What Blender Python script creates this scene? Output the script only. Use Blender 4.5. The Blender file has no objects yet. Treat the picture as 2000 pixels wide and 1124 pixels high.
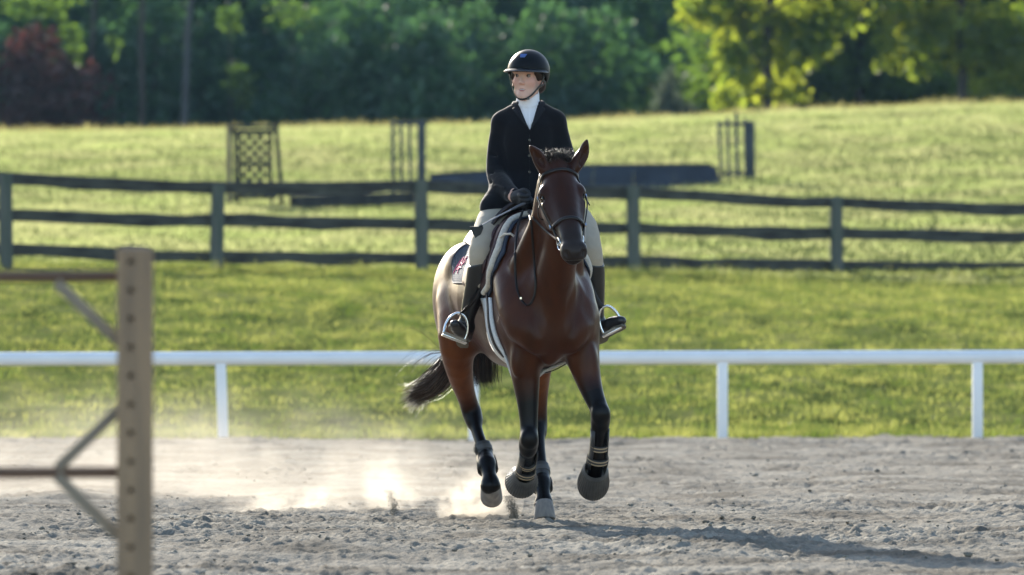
import bpy, bmesh, math, random, os
import numpy as np
from mathutils import Vector, Matrix
from mathutils.bvhtree import BVHTree

random.seed(7)
rng = np.random.default_rng(7)
R = math.radians
C = bpy.context.scene.collection
scene = bpy.context.scene

# ------------------------------------------------------------------ camera, light, exposure
CAM_D, CAM_H, FPX, HORIZON = 30.0, 1.02, 11111.0, 653.0     # distance to the horse (m), lens height (m), focal length in photo px
cam_data = bpy.data.cameras.new('camera')
cam_data.lens = 200.0
cam_data.sensor_width = 36.0
cam_data.clip_start = 0.5
cam_data.clip_end = 3000.0
cam = bpy.data.objects.new('camera', cam_data)
cam.location = (0, -CAM_D, CAM_H)
cam.rotation_euler = (R(90) + math.atan((HORIZON - 562.0) / FPX), 0, 0)
C.objects.link(cam)
scene.camera = cam
cam_data.dof.use_dof = True
cam_data.dof.focus_distance = 29.9
cam_data.dof.aperture_fstop = 3.9

SUN_AZ, SUN_EL = 20.0, 21.0      # sun behind the scene, SUN_AZ degrees to the left of straight ahead
world = bpy.data.worlds.new('World')
scene.world = world
world.use_nodes = True
wn = world.node_tree.nodes
sky = wn.new('ShaderNodeTexSky')
sky.sky_type = 'NISHITA'
sky.sun_disc = False
sky.sun_elevation = R(SUN_EL)
sky.sun_rotation = R(-SUN_AZ)
sky.air_density = 1.0
sky.dust_density = 1.0
wn['Background'].inputs['Strength'].default_value = 0.15
world.node_tree.links.new(sky.outputs[0], wn['Background'].inputs['Color'])
sun_data = bpy.data.lights.new('sun', 'SUN')
sun_data.energy = 4.9
sun_data.angle = R(0.5)
sun_data.color = (1.0, 0.93, 0.82)
sun = bpy.data.objects.new('sun', sun_data)
sd = Vector((-math.sin(R(SUN_AZ)) * math.cos(R(SUN_EL)), math.cos(R(SUN_AZ)) * math.cos(R(SUN_EL)), math.sin(R(SUN_EL))))
sun.rotation_euler = sd.to_track_quat('Z', 'Y').to_euler()
sun.location = (-20, 40, 30)
C.objects.link(sun)
scene.view_settings.view_transform = 'Standard'
scene.view_settings.look = 'None'
scene.view_settings.exposure = 1.18
scene.view_settings.gamma = 1.0
scene.view_settings.use_curve_mapping = False
scene.cycles.max_bounces = 8
scene.cycles.transparent_max_bounces = 12
scene.cycles.volume_bounces = 2
scene.cycles.volume_step_rate = 1.0
scene.cycles.volume_max_steps = 128
scene.cycles.sample_clamp_indirect = 6.0

# ------------------------------------------------------------------ places
def wpt(px, py, Y):
    """world point at depth Y (horse chest is Y=0) seen at photo position px, py"""
    D = CAM_D + Y
    return Vector(((px - 1000.0) / FPX * D, Y, CAM_H + (HORIZON - py) / FPX * D))

HX, HY, HYAW = 0.215, 0.0, R(13.5)      # horse's chest on the ground and its heading
hc, hs = math.cos(HYAW), math.sin(HYAW)
def hpt(px, py, y):
    """horse-local point (x to its left, y towards its tail) at local depth y"""
    m = (px - 1000.0) / FPX
    x = (m * (CAM_D + HY + hc * y) - HX + hs * y) / (hc - m * hs)
    Y = HY + hs * x + hc * y
    return Vector((x, y, CAM_H + (HORIZON - py) / FPX * (CAM_D + Y)))
def w2h(p):
    dx, dy = p[0] - HX, p[1] - HY
    return Vector((hc * dx + hs * dy, -hs * dx + hc * dy, p[2]))
def h2w(p):
    return Vector((HX + hc * p[0] - hs * p[1], HY + hs * p[0] + hc * p[1], p[2]))

# ------------------------------------------------------------------ object helpers
def empty(name, loc=(0, 0, 0), rz=0.0):
    o = bpy.data.objects.new(name, None)
    o.empty_display_size = 0.2
    o.location = loc
    o.rotation_euler = (0, 0, rz)
    C.objects.link(o)
    return o
def tag(o, label=None, cat=None, group=None, kind=None):
    if label: o['label'] = label
    if cat: o['category'] = cat
    if group: o['group'] = group
    if kind: o['kind'] = kind
    return o
def link_mesh(name, me, mat=None, parent=None, smooth=True):
    if mat is not None and not me.materials: me.materials.append(mat)
    if smooth and len(me.polygons):
        me.polygons.foreach_set('use_smooth', np.ones(len(me.polygons), dtype=bool))
    o = bpy.data.objects.new(name, me)
    C.objects.link(o)
    if parent is not None: o.parent = parent
    return o
def np_mesh(name, V, F, cols=None):
    """mesh from numpy arrays; F is (n,3) or (n,4)"""
    V = np.asarray(V, dtype=np.float32); F = np.asarray(F, dtype=np.int32)
    me = bpy.data.meshes.new(name)
    n, k = F.shape
    me.vertices.add(len(V)); me.vertices.foreach_set('co', V.ravel())
    me.loops.add(n * k); me.loops.foreach_set('vertex_index', F.ravel())
    me.polygons.add(n)
    me.polygons.foreach_set('loop_start', np.arange(0, n * k, k, dtype=np.int32))
    me.update(calc_edges=True)
    if cols is not None: set_cols(me, cols)
    return me
def set_cols(me, cols):
    a = me.color_attributes.new('Col', 'FLOAT_COLOR', 'POINT')
    c = np.ones((len(me.vertices), 4), dtype=np.float32); c[:, :3] = cols
    a.data.foreach_set('color', c.ravel())
class MB:
    """collects simple solids into one mesh"""
    def __init__(s): s.bm = bmesh.new()
    def box(s, c, size, rot=None, bevel=0.0):
        r = bmesh.ops.create_cube(s.bm, size=1.0)
        M = Matrix.Translation(Vector(c)) @ (rot.to_4x4() if rot is not None else Matrix.Identity(4)) @ Matrix.Diagonal((size[0], size[1], size[2], 1))
        bmesh.ops.transform(s.bm, matrix=M, verts=r['verts'])
        if bevel > 0:
            es = list({e for v in r['verts'] for e in v.link_edges})
            bmesh.ops.bevel(s.bm, geom=es, offset=bevel, segments=2, affect='EDGES', profile=0.6)
        return s
    def bar(s, a, b, w, h, bevel=0.0, up=(0, 0, 1)):
        """rectangular bar from a to b, w across and h along 'up'"""
        a, b = Vector(a), Vector(b); d = (b - a)
        y = d.normalized(); x = y.cross(Vector(up)); x.normalize(); z = x.cross(y)
        rot = Matrix((x, y, z)).transposed()
        return s.box((a + b) / 2, (w, d.length, h), rot, bevel)
    def tube(s, pts, radii, seg=8, caps=True, flat=None):
        """tube through pts; flat=(vector, factor) squeezes its section along vector"""
        pts = [Vector(p) for p in pts]
        if not hasattr(radii, '__len__'): radii = [radii] * len(pts)
        rings = []; prev = None
        for i, p in enumerate(pts):
            t = (pts[min(i + 1, len(pts) - 1)] - pts[max(i - 1, 0)]).normalized()
            if prev is None:
                n = t.orthogonal().normalized()
                if flat is not None:
                    n = Vector(flat[0]) - t * t.dot(Vector(flat[0])); n.normalize()
            else:
                n = prev - t * prev.dot(t)
                if flat is not None:
                    n = Vector(flat[0]) - t * t.dot(Vector(flat[0]))
                n.normalize()
            prev = n; b = t.cross(n)
            f = flat[1] if flat is not None else 1.0
            rings.append([s.bm.verts.new(p + (n * math.cos(2 * math.pi * j / seg) * f + b * math.sin(2 * math.pi * j / seg)) * radii[i]) for j in range(seg)])
        for i in range(len(rings) - 1):
            for j in range(seg):
                s.bm.faces.new((rings[i][j], rings[i][(j + 1) % seg], rings[i + 1][(j + 1) % seg], rings[i + 1][j]))
        if caps:
            s.bm.faces.new(rings[0][::-1]); s.bm.faces.new(rings[-1])
        return s
    def lathe(s, c, axis, prof, seg=24, up=None, sx=1.0, ribs=0, rib_d=0.0):
        """revolve prof [(r, h)] about axis through c"""
        c = Vector(c); z = Vector(axis).normalized()
        x = (Vector(up) - z * z.dot(Vector(up))).normalized() if up is not None else z.orthogonal().normalized()
        y = z.cross(x); rings = []
        for r, h in prof:
            ring = []
            for j in range(seg):
                a = 2 * math.pi * j / seg
                rr = r * (1 + rib_d * (1 if (j % 2) else -1)) if ribs else r
                ring.append(s.bm.verts.new(c + z * h + x * (rr * math.cos(a)) + y * (rr * sx * math.sin(a))))
            rings.append(ring)
        for i in range(len(rings) - 1):
            for j in range(seg):
                s.bm.faces.new((rings[i][j], rings[i][(j + 1) % seg], rings[i + 1][(j + 1) % seg], rings[i + 1][j]))
        return s
    def poly(s, pts, thick=None):
        vs = [s.bm.verts.new(Vector(p)) for p in pts]
        s.bm.faces.new(vs)
        if thick is not None:
            t = Vector(thick); v2 = [s.bm.verts.new(Vector(p) + t) for p in pts]
            s.bm.faces.new(v2[::-1])
            for i in range(len(vs)):
                j = (i + 1) % len(vs)
                s.bm.faces.new((vs[i], v2[i], v2[j], vs[j]))
        return s
    def build(s, name, mat, parent=None, smooth=True, angle=None):
        bmesh.ops.recalc_face_normals(s.bm, faces=s.bm.faces[:])
        me = bpy.data.meshes.new(name); s.bm.to_mesh(me); s.bm.free()
        o = link_mesh(name, me, mat, parent, smooth)
        if smooth: 
            try: me.set_sharp_from_angle(angle=R(angle or 40))
            except Exception: pass
        return o
def spline(pts, n):
    """Catmull-Rom through rows of numbers"""
    P = np.asarray([list(p) for p in pts], dtype=float)
    m = len(P); out = []
    for t in np.linspace(0, m - 1, n):
        i = min(int(t), m - 2); u = t - i
        p0, p1, p2, p3 = P[max(i - 1, 0)], P[i], P[i + 1], P[min(i + 2, m - 1)]
        out.append(0.5 * (2 * p1 + (p2 - p0) * u + (2 * p0 - 5 * p1 + 4 * p2 - p3) * u * u + (3 * p1 - p0 - 3 * p2 + p3) * u ** 3))
    return np.array(out)

# ------------------------------------------------------------------ organic surfaces: blended distance field -> one continuous mesh
class Field:
    def __init__(s, lo, hi, h):
        s.lo = np.array(lo, float); s.h = h
        s.n = np.ceil((np.array(hi, float) - s.lo) / h).astype(int) + 1
        s.d = np.full(s.n, 0.25, dtype=np.float32)
        s.prims = []
    def _slice(s, lo, hi):
        a = np.clip(np.floor((np.array(lo) - s.lo) / s.h).astype(int), 0, s.n)
        b = np.clip(np.ceil((np.array(hi) - s.lo) / s.h).astype(int) + 1, 0, s.n)
        return a, b
    def _pts(s, a, b):
        ax = [(s.lo[i] + s.h * np.arange(a[i], b[i])).astype(np.float32) for i in range(3)]
        return ax[0][:, None, None], ax[1][None, :, None], ax[2][None, None, :]
    def put(s, fn, lo, hi, k=0.03, sub=False, col=None):
        pad = k * 1.2 + 2.5 * s.h
        a, b = s._slice(np.array(lo) - pad, np.array(hi) + pad)
        if np.any(b <= a): return
        X, Y, Z = s._pts(a, b)
        d2 = fn(X, Y, Z)[0].astype(np.float32)
        sl = tuple(slice(a[i], b[i]) for i in range(3))
        d1 = s.d[sl]
        if sub: d1 = -d1
        h = np.clip(0.5 + 0.5 * (d2 - d1) / k, 0, 1)
        r = d2 * (1 - h) + d1 * h - k * h * (1 - h)
        s.d[sl] = -r if sub else r
        if col is not None and not sub: s.prims.append((fn, col))
    def ell(s, c, r, rot=None, k=0.04, sub=False, col=None):
        c = np.array(c, float); r = np.array(r, float)
        M = np.eye(3) if rot is None else np.array(rot.to_3x3().transposed())
        def fn(X, Y, Z):
            x, y, z = X - c[0], Y - c[1], Z - c[2]
            p = [M[i, 0] * x + M[i, 1] * y + M[i, 2] * z for i in range(3)]
            k0 = np.sqrt((p[0] / r[0]) ** 2 + (p[1] / r[1]) ** 2 + (p[2] / r[2]) ** 2)
            k1 = np.sqrt((p[0] / r[0] ** 2) ** 2 + (p[1] / r[1] ** 2) ** 2 + (p[2] / r[2] ** 2) ** 2)
            return k0 * (k0 - 1) / np.maximum(k1, 1e-4), None
        e = np.full(3, r.max())
        if rot is None: e = r
        s.put(fn, c - e, c + e, k, sub, col)
    def tube(s, rows, n=12, flat=None, k=0.03, sub=False, col=None, raw=False):
        """rows of (x, y, z, r); flat=(vector, factor): section wider along vector by factor; col colour or (colour, colour)"""
        P = np.asarray([list(r) for r in rows], float) if raw else spline(rows, n)
        segs = [(P[i, :3], P[i + 1, :3], P[i, 3], P[i + 1, 3], i / (len(P) - 1), (i + 1) / (len(P) - 1)) for i in range(len(P) - 1)]
        if flat is not None: fv = np.array(Vector(flat[0]).normalized()); ff = flat[1]
        def fn(X, Y, Z):
            best = None; bt = None
            for a, b, ra, rb, ta, tb in segs:
                ab = b - a; L = float(ab @ ab) + 1e-9
                x, y, z = X - a[0], Y - a[1], Z - a[2]
                t = np.clip((x * ab[0] + y * ab[1] + z * ab[2]) / L, 0, 1)
                qx, qy, qz = x - t * ab[0], y - t * ab[1], z - t * ab[2]
                if flat is not None:
                    m = (qx * fv[0] + qy * fv[1] + qz * fv[2]) * (1 - 1 / ff)
                    qx, qy, qz = qx - m * fv[0], qy - m * fv[1], qz - m * fv[2]
                d = np.sqrt(qx * qx + qy * qy + qz * qz) - (ra + (rb - ra) * t)
                if best is None: best, bt = d, ta + (tb - ta) * t
                else:
                    w = d < best
                    bt = np.where(w, ta + (tb - ta) * t, bt); best = np.minimum(best, d)
            return best, bt
        e = P[:, 3].max() * (max(1.0, flat[1]) if flat is not None else 1.0)
        s.put(fn, P[:, :3].min(0) - e, P[:, :3].max(0) + e, k, sub, col)
    def mesh(s, name, smooth=2, tau=0.012, paint=None):
        d = s.d; n = s.n
        ins = d < 0
        c = ins[:-1, :-1, :-1].astype(np.int8)
        cnt = np.zeros(c.shape, np.int8)
        for i in (0, 1):
            for j in (0, 1):
                for k in (0, 1):
                    cnt += ins[i:n[0] - 1 + i, j:n[1] - 1 + j, k:n[2] - 1 + k]
        act = np.argwhere((cnt > 0) & (cnt < 8))
        idx = np.full(cnt.shape, -1, np.int32)
        idx[act[:, 0], act[:, 1], act[:, 2]] = np.arange(len(act))
        corners = [(i, j, k) for i in (0, 1) for j in (0, 1) for k in (0, 1)]
        cv = [d[act[:, 0] + i, act[:, 1] + j, act[:, 2] + k] for i, j, k in corners]
        acc = np.zeros((len(act), 3)); num = np.zeros(len(act))
        for e0 in range(8):
            for e1 in range(e0 + 1, 8):
                o0, o1 = np.array(corners[e0]), np.array(corners[e1])
                if np.abs(o0 - o1).sum() != 1: continue
                a, b = cv[e0], cv[e1]
                m = (a < 0) != (b < 0)
                t = np.where(m, a / np.where(m, a - b, 1), 0)
                acc += np.where(m[:, None], o0 + (o1 - o0) * t[:, None], 0); num += m
        V = s.lo + s.h * (act + acc / num[:, None])
        quads = []
        for ax in range(3):
            o = [slice(None)] * 3; o2 = [slice(None)] * 3
            o[ax] = slice(0, n[ax] - 1); o2[ax] = slice(1, n[ax])
            A, B = ins[tuple(o)], ins[tuple(o2)]
            e = np.argwhere(A != B)
            u, v = [(1, 2), (2, 0), (0, 1)][ax]
            ok = (e[:, u] > 0) & (e[:, v] > 0) & (e[:, u] < n[u] - 1) & (e[:, v] < n[v] - 1)
            e = e[ok]
            def g(du, dv):
                q = e.copy(); q[:, u] += du; q[:, v] += dv
                return idx[q[:, 0], q[:, 1], q[:, 2]]
            q = np.stack([g(-1, -1), g(0, -1), g(0, 0), g(-1, 0)], 1)
            flip = B[e[:, 0], e[:, 1], e[:, 2]]
            q[flip] = q[flip][:, ::-1]
            quads.append(q)
        F = np.concatenate(quads)
        F = F[(F >= 0).all(1)]
        for it in range(smooth):
            S = np.zeros_like(V); N = np.zeros(len(V))
            for a in range(4):
                for b in ((a + 1) % 4, (a + 3) % 4):
                    S += np.stack([np.bincount(F[:, a], V[F[:, b], q], len(V)) for q in range(3)], 1)
                    N += np.bincount(F[:, a], minlength=len(V))
            T = S / np.maximum(N, 1)[:, None]
            V = V + (T - V) * (0.55 if it % 2 == 0 else -0.30 if it < smooth - 1 else 0.3)
        cols = None
        if s.prims:
            X, Y, Z = V[:, 0], V[:, 1], V[:, 2]
            D = []; K = []
            for fn, col in s.prims:
                dd, t = fn(X, Y, Z)
                D.append(dd)
                if isinstance(col[0], (tuple, list)):
                    st = np.linspace(0, 1, len(col)); ca = np.array(col)
                    tt = np.clip(t, 0, 1)
                    K.append(np.stack([np.interp(tt, st, ca[:, q]) for q in range(3)], 1))
                else: K.append(np.broadcast_to(np.array(col), (len(V), 3)))
            D = np.array(D); D -= D.min(0)
            w = np.exp(-D / tau); w /= w.sum(0)
            cols = np.einsum('pv,pvc->vc', w, np.array(K))
            if paint is not None: cols = paint(V, cols)
        me = np_mesh(name, V, F, cols)
        s.V, s.F = V, F
        return me
    def bvh(s):
        return BVHTree.FromPolygons([tuple(v) for v in s.V], [tuple(int(i) for i in f) for f in s.F])

# ------------------------------------------------------------------ value noise
def vnoise2(x, y, seed=0):
    xi = np.floor(x).astype(np.int64); yi = np.floor(y).astype(np.int64)
    fx = x - xi; fy = y - yi
    fx = fx * fx * (3 - 2 * fx); fy = fy * fy * (3 - 2 * fy)
    def h(a, b):
        v = (a * 374761393 + b * 668265263 + seed * 1442695041) & 0x7fffffff
        v = ((v ^ (v >> 13)) * 1274126177) & 0x7fffffff
        return ((v ^ (v >> 16)) & 0xffff) / 65535.0
    return (h(xi, yi) * (1 - fx) + h(xi + 1, yi) * fx) * (1 - fy) + (h(xi, yi + 1) * (1 - fx) + h(xi + 1, yi + 1) * fx) * fy
def fbm2(x, y, oct=4, seed=0, gain=0.5):
    r = 0; a = 1.0; t = 0
    for o in range(oct):
        r = r + a * vnoise2(x * 2 ** o + 17 * o, y * 2 ** o - 9 * o, seed + o); t += a; a *= gain
    return r / t

# ------------------------------------------------------------------ materials
def new_mat(name):
    m = bpy.data.materials.new(name); m.use_nodes = True
    nt = m.node_tree
    return m, nt, nt.nodes['Principled BSDF']
def mat(name, col, rough=0.6, metal=0.0, spec=0.5, var=0.0, scale=8.0, bump=0.0, bscale=60.0, col2=None, sheen=0.0, coat=0.0, stretch=None, attr=False, detail=5.0):
    """procedural material: colour mottled by noise, fine bump; attr=True takes colour from the mesh's own colours"""
    m, nt, b = new_mat(name); N, L = nt.nodes, nt.links
    b.inputs['Roughness'].default_value = rough; b.inputs['Metallic'].default_value = metal
    b.inputs['Specular IOR Level'].default_value = spec
    if sheen: b.inputs['Sheen Weight'].default_value = sheen; b.inputs['Sheen Roughness'].default_value = 0.4
    if coat: b.inputs['Coat Weight'].default_value = coat; b.inputs['Coat Roughness'].default_value = 0.15
    tc = N.new('ShaderNodeTexCoord'); mp = N.new('ShaderNodeMapping'); L.new(tc.outputs['Object'], mp.inputs[0])
    if stretch: mp.inputs['Scale'].default_value = stretch
    base = None
    if attr:
        at = N.new('ShaderNodeVertexColor'); at.layer_name = 'Col'; base = at.outputs['Color']
    if var or col2 is not None:
        nz = N.new('ShaderNodeTexNoise'); nz.inputs['Scale'].default_value = scale; nz.inputs['Detail'].default_value = detail
        L.new(mp.outputs[0], nz.inputs['Vector'])
        mx = N.new('ShaderNodeMix'); mx.data_type = 'RGBA'
        c2 = col2 if col2 is not None else tuple(c * (1 - var) for c in col)
        mx.inputs[6].default_value = (*col, 1); mx.inputs[7].default_value = (*c2, 1)
        if base is not None:
            mul = N.new('ShaderNodeMix'); mul.data_type = 'RGBA'; mul.blend_type = 'MULTIPLY'; mul.inputs[0].default_value = 1.0
            mx.inputs[6].default_value = (1, 1, 1, 1); mx.inputs[7].default_value = (1 - var, 1 - var, 1 - var, 1)
            L.new(base, mul.inputs[6]); L.new(mx.outputs[2], mul.inputs[7]); out = mul.outputs[2]
        else: out = mx.outputs[2]
        rmp = N.new('ShaderNodeMapRange'); rmp.inputs[1].default_value = 0.35; rmp.inputs[2].default_value = 0.68
        L.new(nz.outputs['Fac'], rmp.inputs[0]); L.new(rmp.outputs[0], mx.inputs[0])
        L.new(out, b.inputs['Base Color'])
    elif base is not None: L.new(base, b.inputs['Base Color'])
    else: b.inputs['Base Color'].default_value = (*col, 1)
    if bump:
        n2 = N.new('ShaderNodeTexNoise'); n2.inputs['Scale'].default_value = bscale; n2.inputs['Detail'].default_value = 6
        L.new(mp.outputs[0], n2.inputs['Vector'])
        bp = N.new('ShaderNodeBump'); bp.inputs['Strength'].default_value = bump; bp.inputs['Distance'].default_value = 0.01
        L.new(n2.outputs['Fac'], bp.inputs['Height']); L.new(bp.outputs[0], b.inputs['Normal'])
    return m
def leaf_mat(name, col, trans, col2=None, rough=0.5, gloss=0.08, tw=0.5, scale=0.6):
    """thin leaf: diffuse + light passing through + a little gloss"""
    m, nt, b = new_mat(name); N, L = nt.nodes, nt.links
    N.remove(b); out = N['Material Output']
    tc = N.new('ShaderNodeTexCoord'); nz = N.new('ShaderNodeTexNoise'); nz.inputs['Scale'].default_value = scale; nz.inputs['Detail'].default_value = 6
    L.new(tc.outputs['Object'], nz.inputs['Vector'])
    rmp = N.new('ShaderNodeMapRange'); rmp.inputs[1].default_value = 0.38; rmp.inputs[2].default_value = 0.64; L.new(nz.outputs['Fac'], rmp.inputs[0])
    def mixc(a, f):
        mx = N.new('ShaderNodeMix'); mx.data_type = 'RGBA'
        mx.inputs[6].default_value = (*a, 1); mx.inputs[7].default_value = (*f, 1); L.new(rmp.outputs[0], mx.inputs[0]); return mx.outputs[2]
    c2 = col2 or (tuple(c * 0.7 for c in col), tuple(c * 0.75 for c in trans))
    d = N.new('ShaderNodeBsdfDiffuse'); L.new(mixc(col, c2[0]), d.inputs[0])
    t = N.new('ShaderNodeBsdfTranslucent'); L.new(mixc(trans, c2[1]), t.inputs[0])
    g = N.new('ShaderNodeBsdfGlossy'); g.inputs['Roughness'].default_value = rough; g.inputs[0].default_value = (1, 1, 1, 1)
    a = N.new('ShaderNodeMixShader'); a.inputs[0].default_value = tw; L.new(d.outputs[0], a.inputs[1]); L.new(t.outputs[0], a.inputs[2])
    fr = N.new('ShaderNodeMixShader'); fr.inputs[0].default_value = gloss; L.new(a.outputs[0], fr.inputs[1]); L.new(g.outputs[0], fr.inputs[2])
    L.new(fr.outputs[0], out.inputs[0])
    return m
# ================================================================== GROUND
def lerp_knots(px, a):          # value across the picture from knots [(px, v)]
    return np.interp(px, [k[0] for k in a], [k[1] for k in a])
CREST_D, EDGE_D = 150.0, 55.4
def pxof(X, D): return np.clip(1000 + FPX * X / D, -1600, 3300)
FENCE_D = [(-900, 82.0), (10, 83.0), (822, 85.0), (2000, 90.0), (2900, 94)]
FENCE_Y = [(-900, 510), (10, 517), (425, 520), (822, 527), (1236, 538), (1633, 556), (2000, 568), (2900, 590)]
CREST_Y = [(-900, 270), (0, 264), (420, 258), (900, 251), (1200, 241), (1450, 227), (1700, 217), (2000, 208), (2900, 194)]
MID_Y = [(-900, 408), (0, 402), (500, 402), (900, 396), (1400, 366), (2000, 352), (2900, 335)]
def zof(y, D): return CAM_H + (HORIZON - y) / FPX * D
def ground_z(X, D):
    """height of the ground at distance D from the lens"""
    X = np.asarray(X, float); D = np.asarray(D, float); px = pxof(X, D)
    zf = zof(lerp_knots(px, FENCE_Y), 86.0); zm = zof(lerp_knots(px, MID_Y), 112.0); zc = zof(lerp_knots(px, CREST_Y), CREST_D)
    k = [(EDGE_D, 0 * zf), (57, .10 + 0 * zf), (66, zf * .40), (76, zf * .80), (86, zf), (98, zf * .5 + zm * .5 - .05), (112, zm), (130, zm * .48 + zc * .52 + .15), (146, zc * .985 + zm * .015), (CREST_D, zc), (158, zc - .15), (175, zc - .9), (230, zc - 1.2), (420, zc - 1.5), (900, zc - 2)]
    z = np.zeros(np.broadcast(X, D).shape)
    for (d0, z0), (d1, z1) in zip(k[:-1], k[1:]):
        m = (D >= d0) & (D < d1); t = np.clip((D - d0) / (d1 - d0), 0, 1)
        z = np.where(m, z0 + (z1 - z0) * t, z)
    return z
def ground_s(X, D):             # smoothed along depth
    return sum(ground_z(X, D + o) * w for o, w in ((-4, .15), (-2, .2), (0, .3), (2, .2), (4, .15))) * np.clip((D - EDGE_D) / 3.0, 0, 1) ** .7 - .4 * np.clip((55.35 - D) / .5, 0, 1)
def grid_mesh(name, xs, ys, Z):
    nx, ny = len(xs), len(ys)
    XX, YY = np.meshgrid(xs, ys)
    V = np.stack([XX.ravel(), YY.ravel(), Z.ravel()], 1)
    i = np.arange((ny - 1) * (nx - 1)); r = i // (nx - 1); c = i % (nx - 1); a = r * nx + c
    return np_mesh(name, V, np.stack([a, a + 1, a + nx + 1, a + nx], 1))

# grass ground, one sheet to the horizon (starts under the far edge of the sand)
Ds = np.concatenate([np.linspace(54.5, 60, 46), np.linspace(60.3, 100, 120), np.linspace(101, 160, 110), np.linspace(163, 260, 30), np.geomspace(270, 1500, 20)])
us = np.concatenate([np.linspace(-60, -1.4, 24), np.linspace(-1.3, 1.3, 140), np.linspace(1.4, 60, 24)])
UU, DD = np.meshgrid(us, Ds)
XX = UU * .10 * DD * np.clip(1, 1, 1)
ZZ = ground_s(XX, DD) + (fbm2(XX * .8, DD * .35, 4, 3) - .5) * .09 * np.clip((DD - 56) / 6, 0, 1)
V = np.stack([XX.ravel(), (DD - CAM_D).ravel(), ZZ.ravel()], 1)
nx = len(us); i = np.arange((len(Ds) - 1) * (nx - 1)); a = i // (nx - 1) * nx + i % (nx - 1)
turf_mat, nt, b = new_mat('turf')
N, L = nt.nodes, nt.links
b.inputs['Roughness'].default_value = 1.0; b.inputs['Specular IOR Level'].default_value = 0
ge = N.new('ShaderNodeNewGeometry'); mp = N.new('ShaderNodeMapping'); mp.inputs['Scale'].default_value = (1, .45, 1); L.new(ge.outputs['Position'], mp.inputs[0])
n1 = N.new('ShaderNodeTexNoise'); n1.inputs['Scale'].default_value = 1.6; n1.inputs['Detail'].default_value = 9; L.new(mp.outputs[0], n1.inputs['Vector'])
cr = N.new('ShaderNodeValToRGB'); L.new(n1.outputs['Fac'], cr.inputs[0])
cr.color_ramp.elements[0].position = .32; cr.color_ramp.elements[0].color = (.040, .052, .016, 1)
cr.color_ramp.elements[1].position = .68; cr.color_ramp.elements[1].color = (.15, .155, .055, 1)
e = cr.color_ramp.elements.new(.5); e.color = (.085, .105, .03, 1)
L.new(cr.outputs[0], b.inputs['Base Color'])
meadow = link_mesh('meadow', np_mesh('meadow', V, np.stack([a, a + 1, a + nx + 1, a + nx], 1)), turf_mat)
tag(meadow, 'green grass bank and meadow rising behind the white rail to the trees', 'meadow', kind='structure')

# sand arena: churned surface as real relief
sand_mat, nt, b = new_mat('arena_sand')
N, L = nt.nodes, nt.links
b.inputs['Roughness'].default_value = 1.0; b.inputs['Specular IOR Level'].default_value = .03
ge = N.new('ShaderNodeNewGeometry')
n1 = N.new('ShaderNodeTexNoise'); n1.inputs['Scale'].default_value = 1.3; n1.inputs['Detail'].default_value = 9; L.new(ge.outputs['Position'], n1.inputs['Vector'])
cr = N.new('ShaderNodeValToRGB'); L.new(n1.outputs['Fac'], cr.inputs[0])
cr.color_ramp.elements[0].position = .36; cr.color_ramp.elements[0].color = (.140, .125, .101, 1)
cr.color_ramp.elements[1].position = .62; cr.color_ramp.elements[1].color = (.300, .276, .228, 1)
n2 = N.new('ShaderNodeTexNoise'); n2.inputs['Scale'].default_value = 70; n2.inputs['Detail'].default_value = 5; L.new(ge.outputs['Position'], n2.inputs['Vector'])
mx = N.new('ShaderNodeMix'); mx.data_type = 'RGBA'; mx.blend_type = 'MULTIPLY'; mx.inputs[0].default_value = 1.0
r2 = N.new('ShaderNodeMapRange'); r2.inputs[1].default_value = .3; r2.inputs[2].default_value = .7; r2.inputs[3].default_value = .72; r2.inputs[4].default_value = 1.12
L.new(n2.outputs['Fac'], r2.inputs[0]); L.new(cr.outputs[0], mx.inputs[6]); L.new(r2.outputs[0], mx.inputs[7]); L.new(mx.outputs[2], b.inputs['Base Color'])
bp = N.new('ShaderNodeBump'); bp.inputs['Strength'].default_value = .55; bp.inputs['Distance'].default_value = .02
L.new(n2.outputs['Fac'], bp.inputs['Height']); L.new(bp.outputs[0], b.inputs['Normal'])
Dn = np.concatenate([np.linspace(21.5, 34, 420), np.linspace(34.05, 57.0, 420)])
un = np.linspace(-1, 1, 430)
UU, DD = np.meshgrid(un, Dn)
XX = UU * (.1 * DD + .35)
def sand_z(X, D):
    big = (fbm2(X * 1.1 + 5, D * .7, 3, 11) - .5) * .09
    foot = fbm2(X * 3.2, D * 2.6, 3, 21); foot = -np.clip(.42 - foot, 0, 1) * .12
    lump = np.abs(fbm2(X * 13, D * 11, 3, 31) - .5) * -.06
    fine = (fbm2(X * 24, D * 19, 3, 41) - .5) * .044 + np.clip(fbm2(X * 15, D * 12, 2, 43) - .58, 0, 1) * .06
    g = np.clip(fbm2(X * .9, D * .5, 2, 51) * 1.8 - .3, .6, 1.25)
    edge = np.exp(-((D - 55.2) / .8) ** 2) * (-.004 + .02 * (fbm2(X * 2, D * 0, 3, 71) - .5))
    return big + foot * g * .8 + (lump + .015) * g + fine * g + edge
ZZ = sand_z(XX, DD)
ZZ = np.where(DD > 55.6, ZZ - .25 * np.clip((DD - 55.6) / 1.0, 0, 1), ZZ)
fade = np.clip((np.abs(UU) * 0 + (1 - np.abs(UU)) * (.1 * DD + .35) - .05) / .40, 0, 1) * np.clip((DD - 21.55) / .5, 0, 1)
ZZ = ZZ * fade - .10 * (1 - fade)
V = np.stack([XX.ravel(), (DD - CAM_D).ravel(), ZZ.ravel()], 1)
nx = len(un); i = np.arange((len(Dn) - 1) * (nx - 1)); a = i // (nx - 1) * nx + i % (nx - 1)
sand = link_mesh('sand_arena', np_mesh('sand_arena', V, np.stack([a, a + 1, a + nx + 1, a + nx], 1)), sand_mat)
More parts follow.
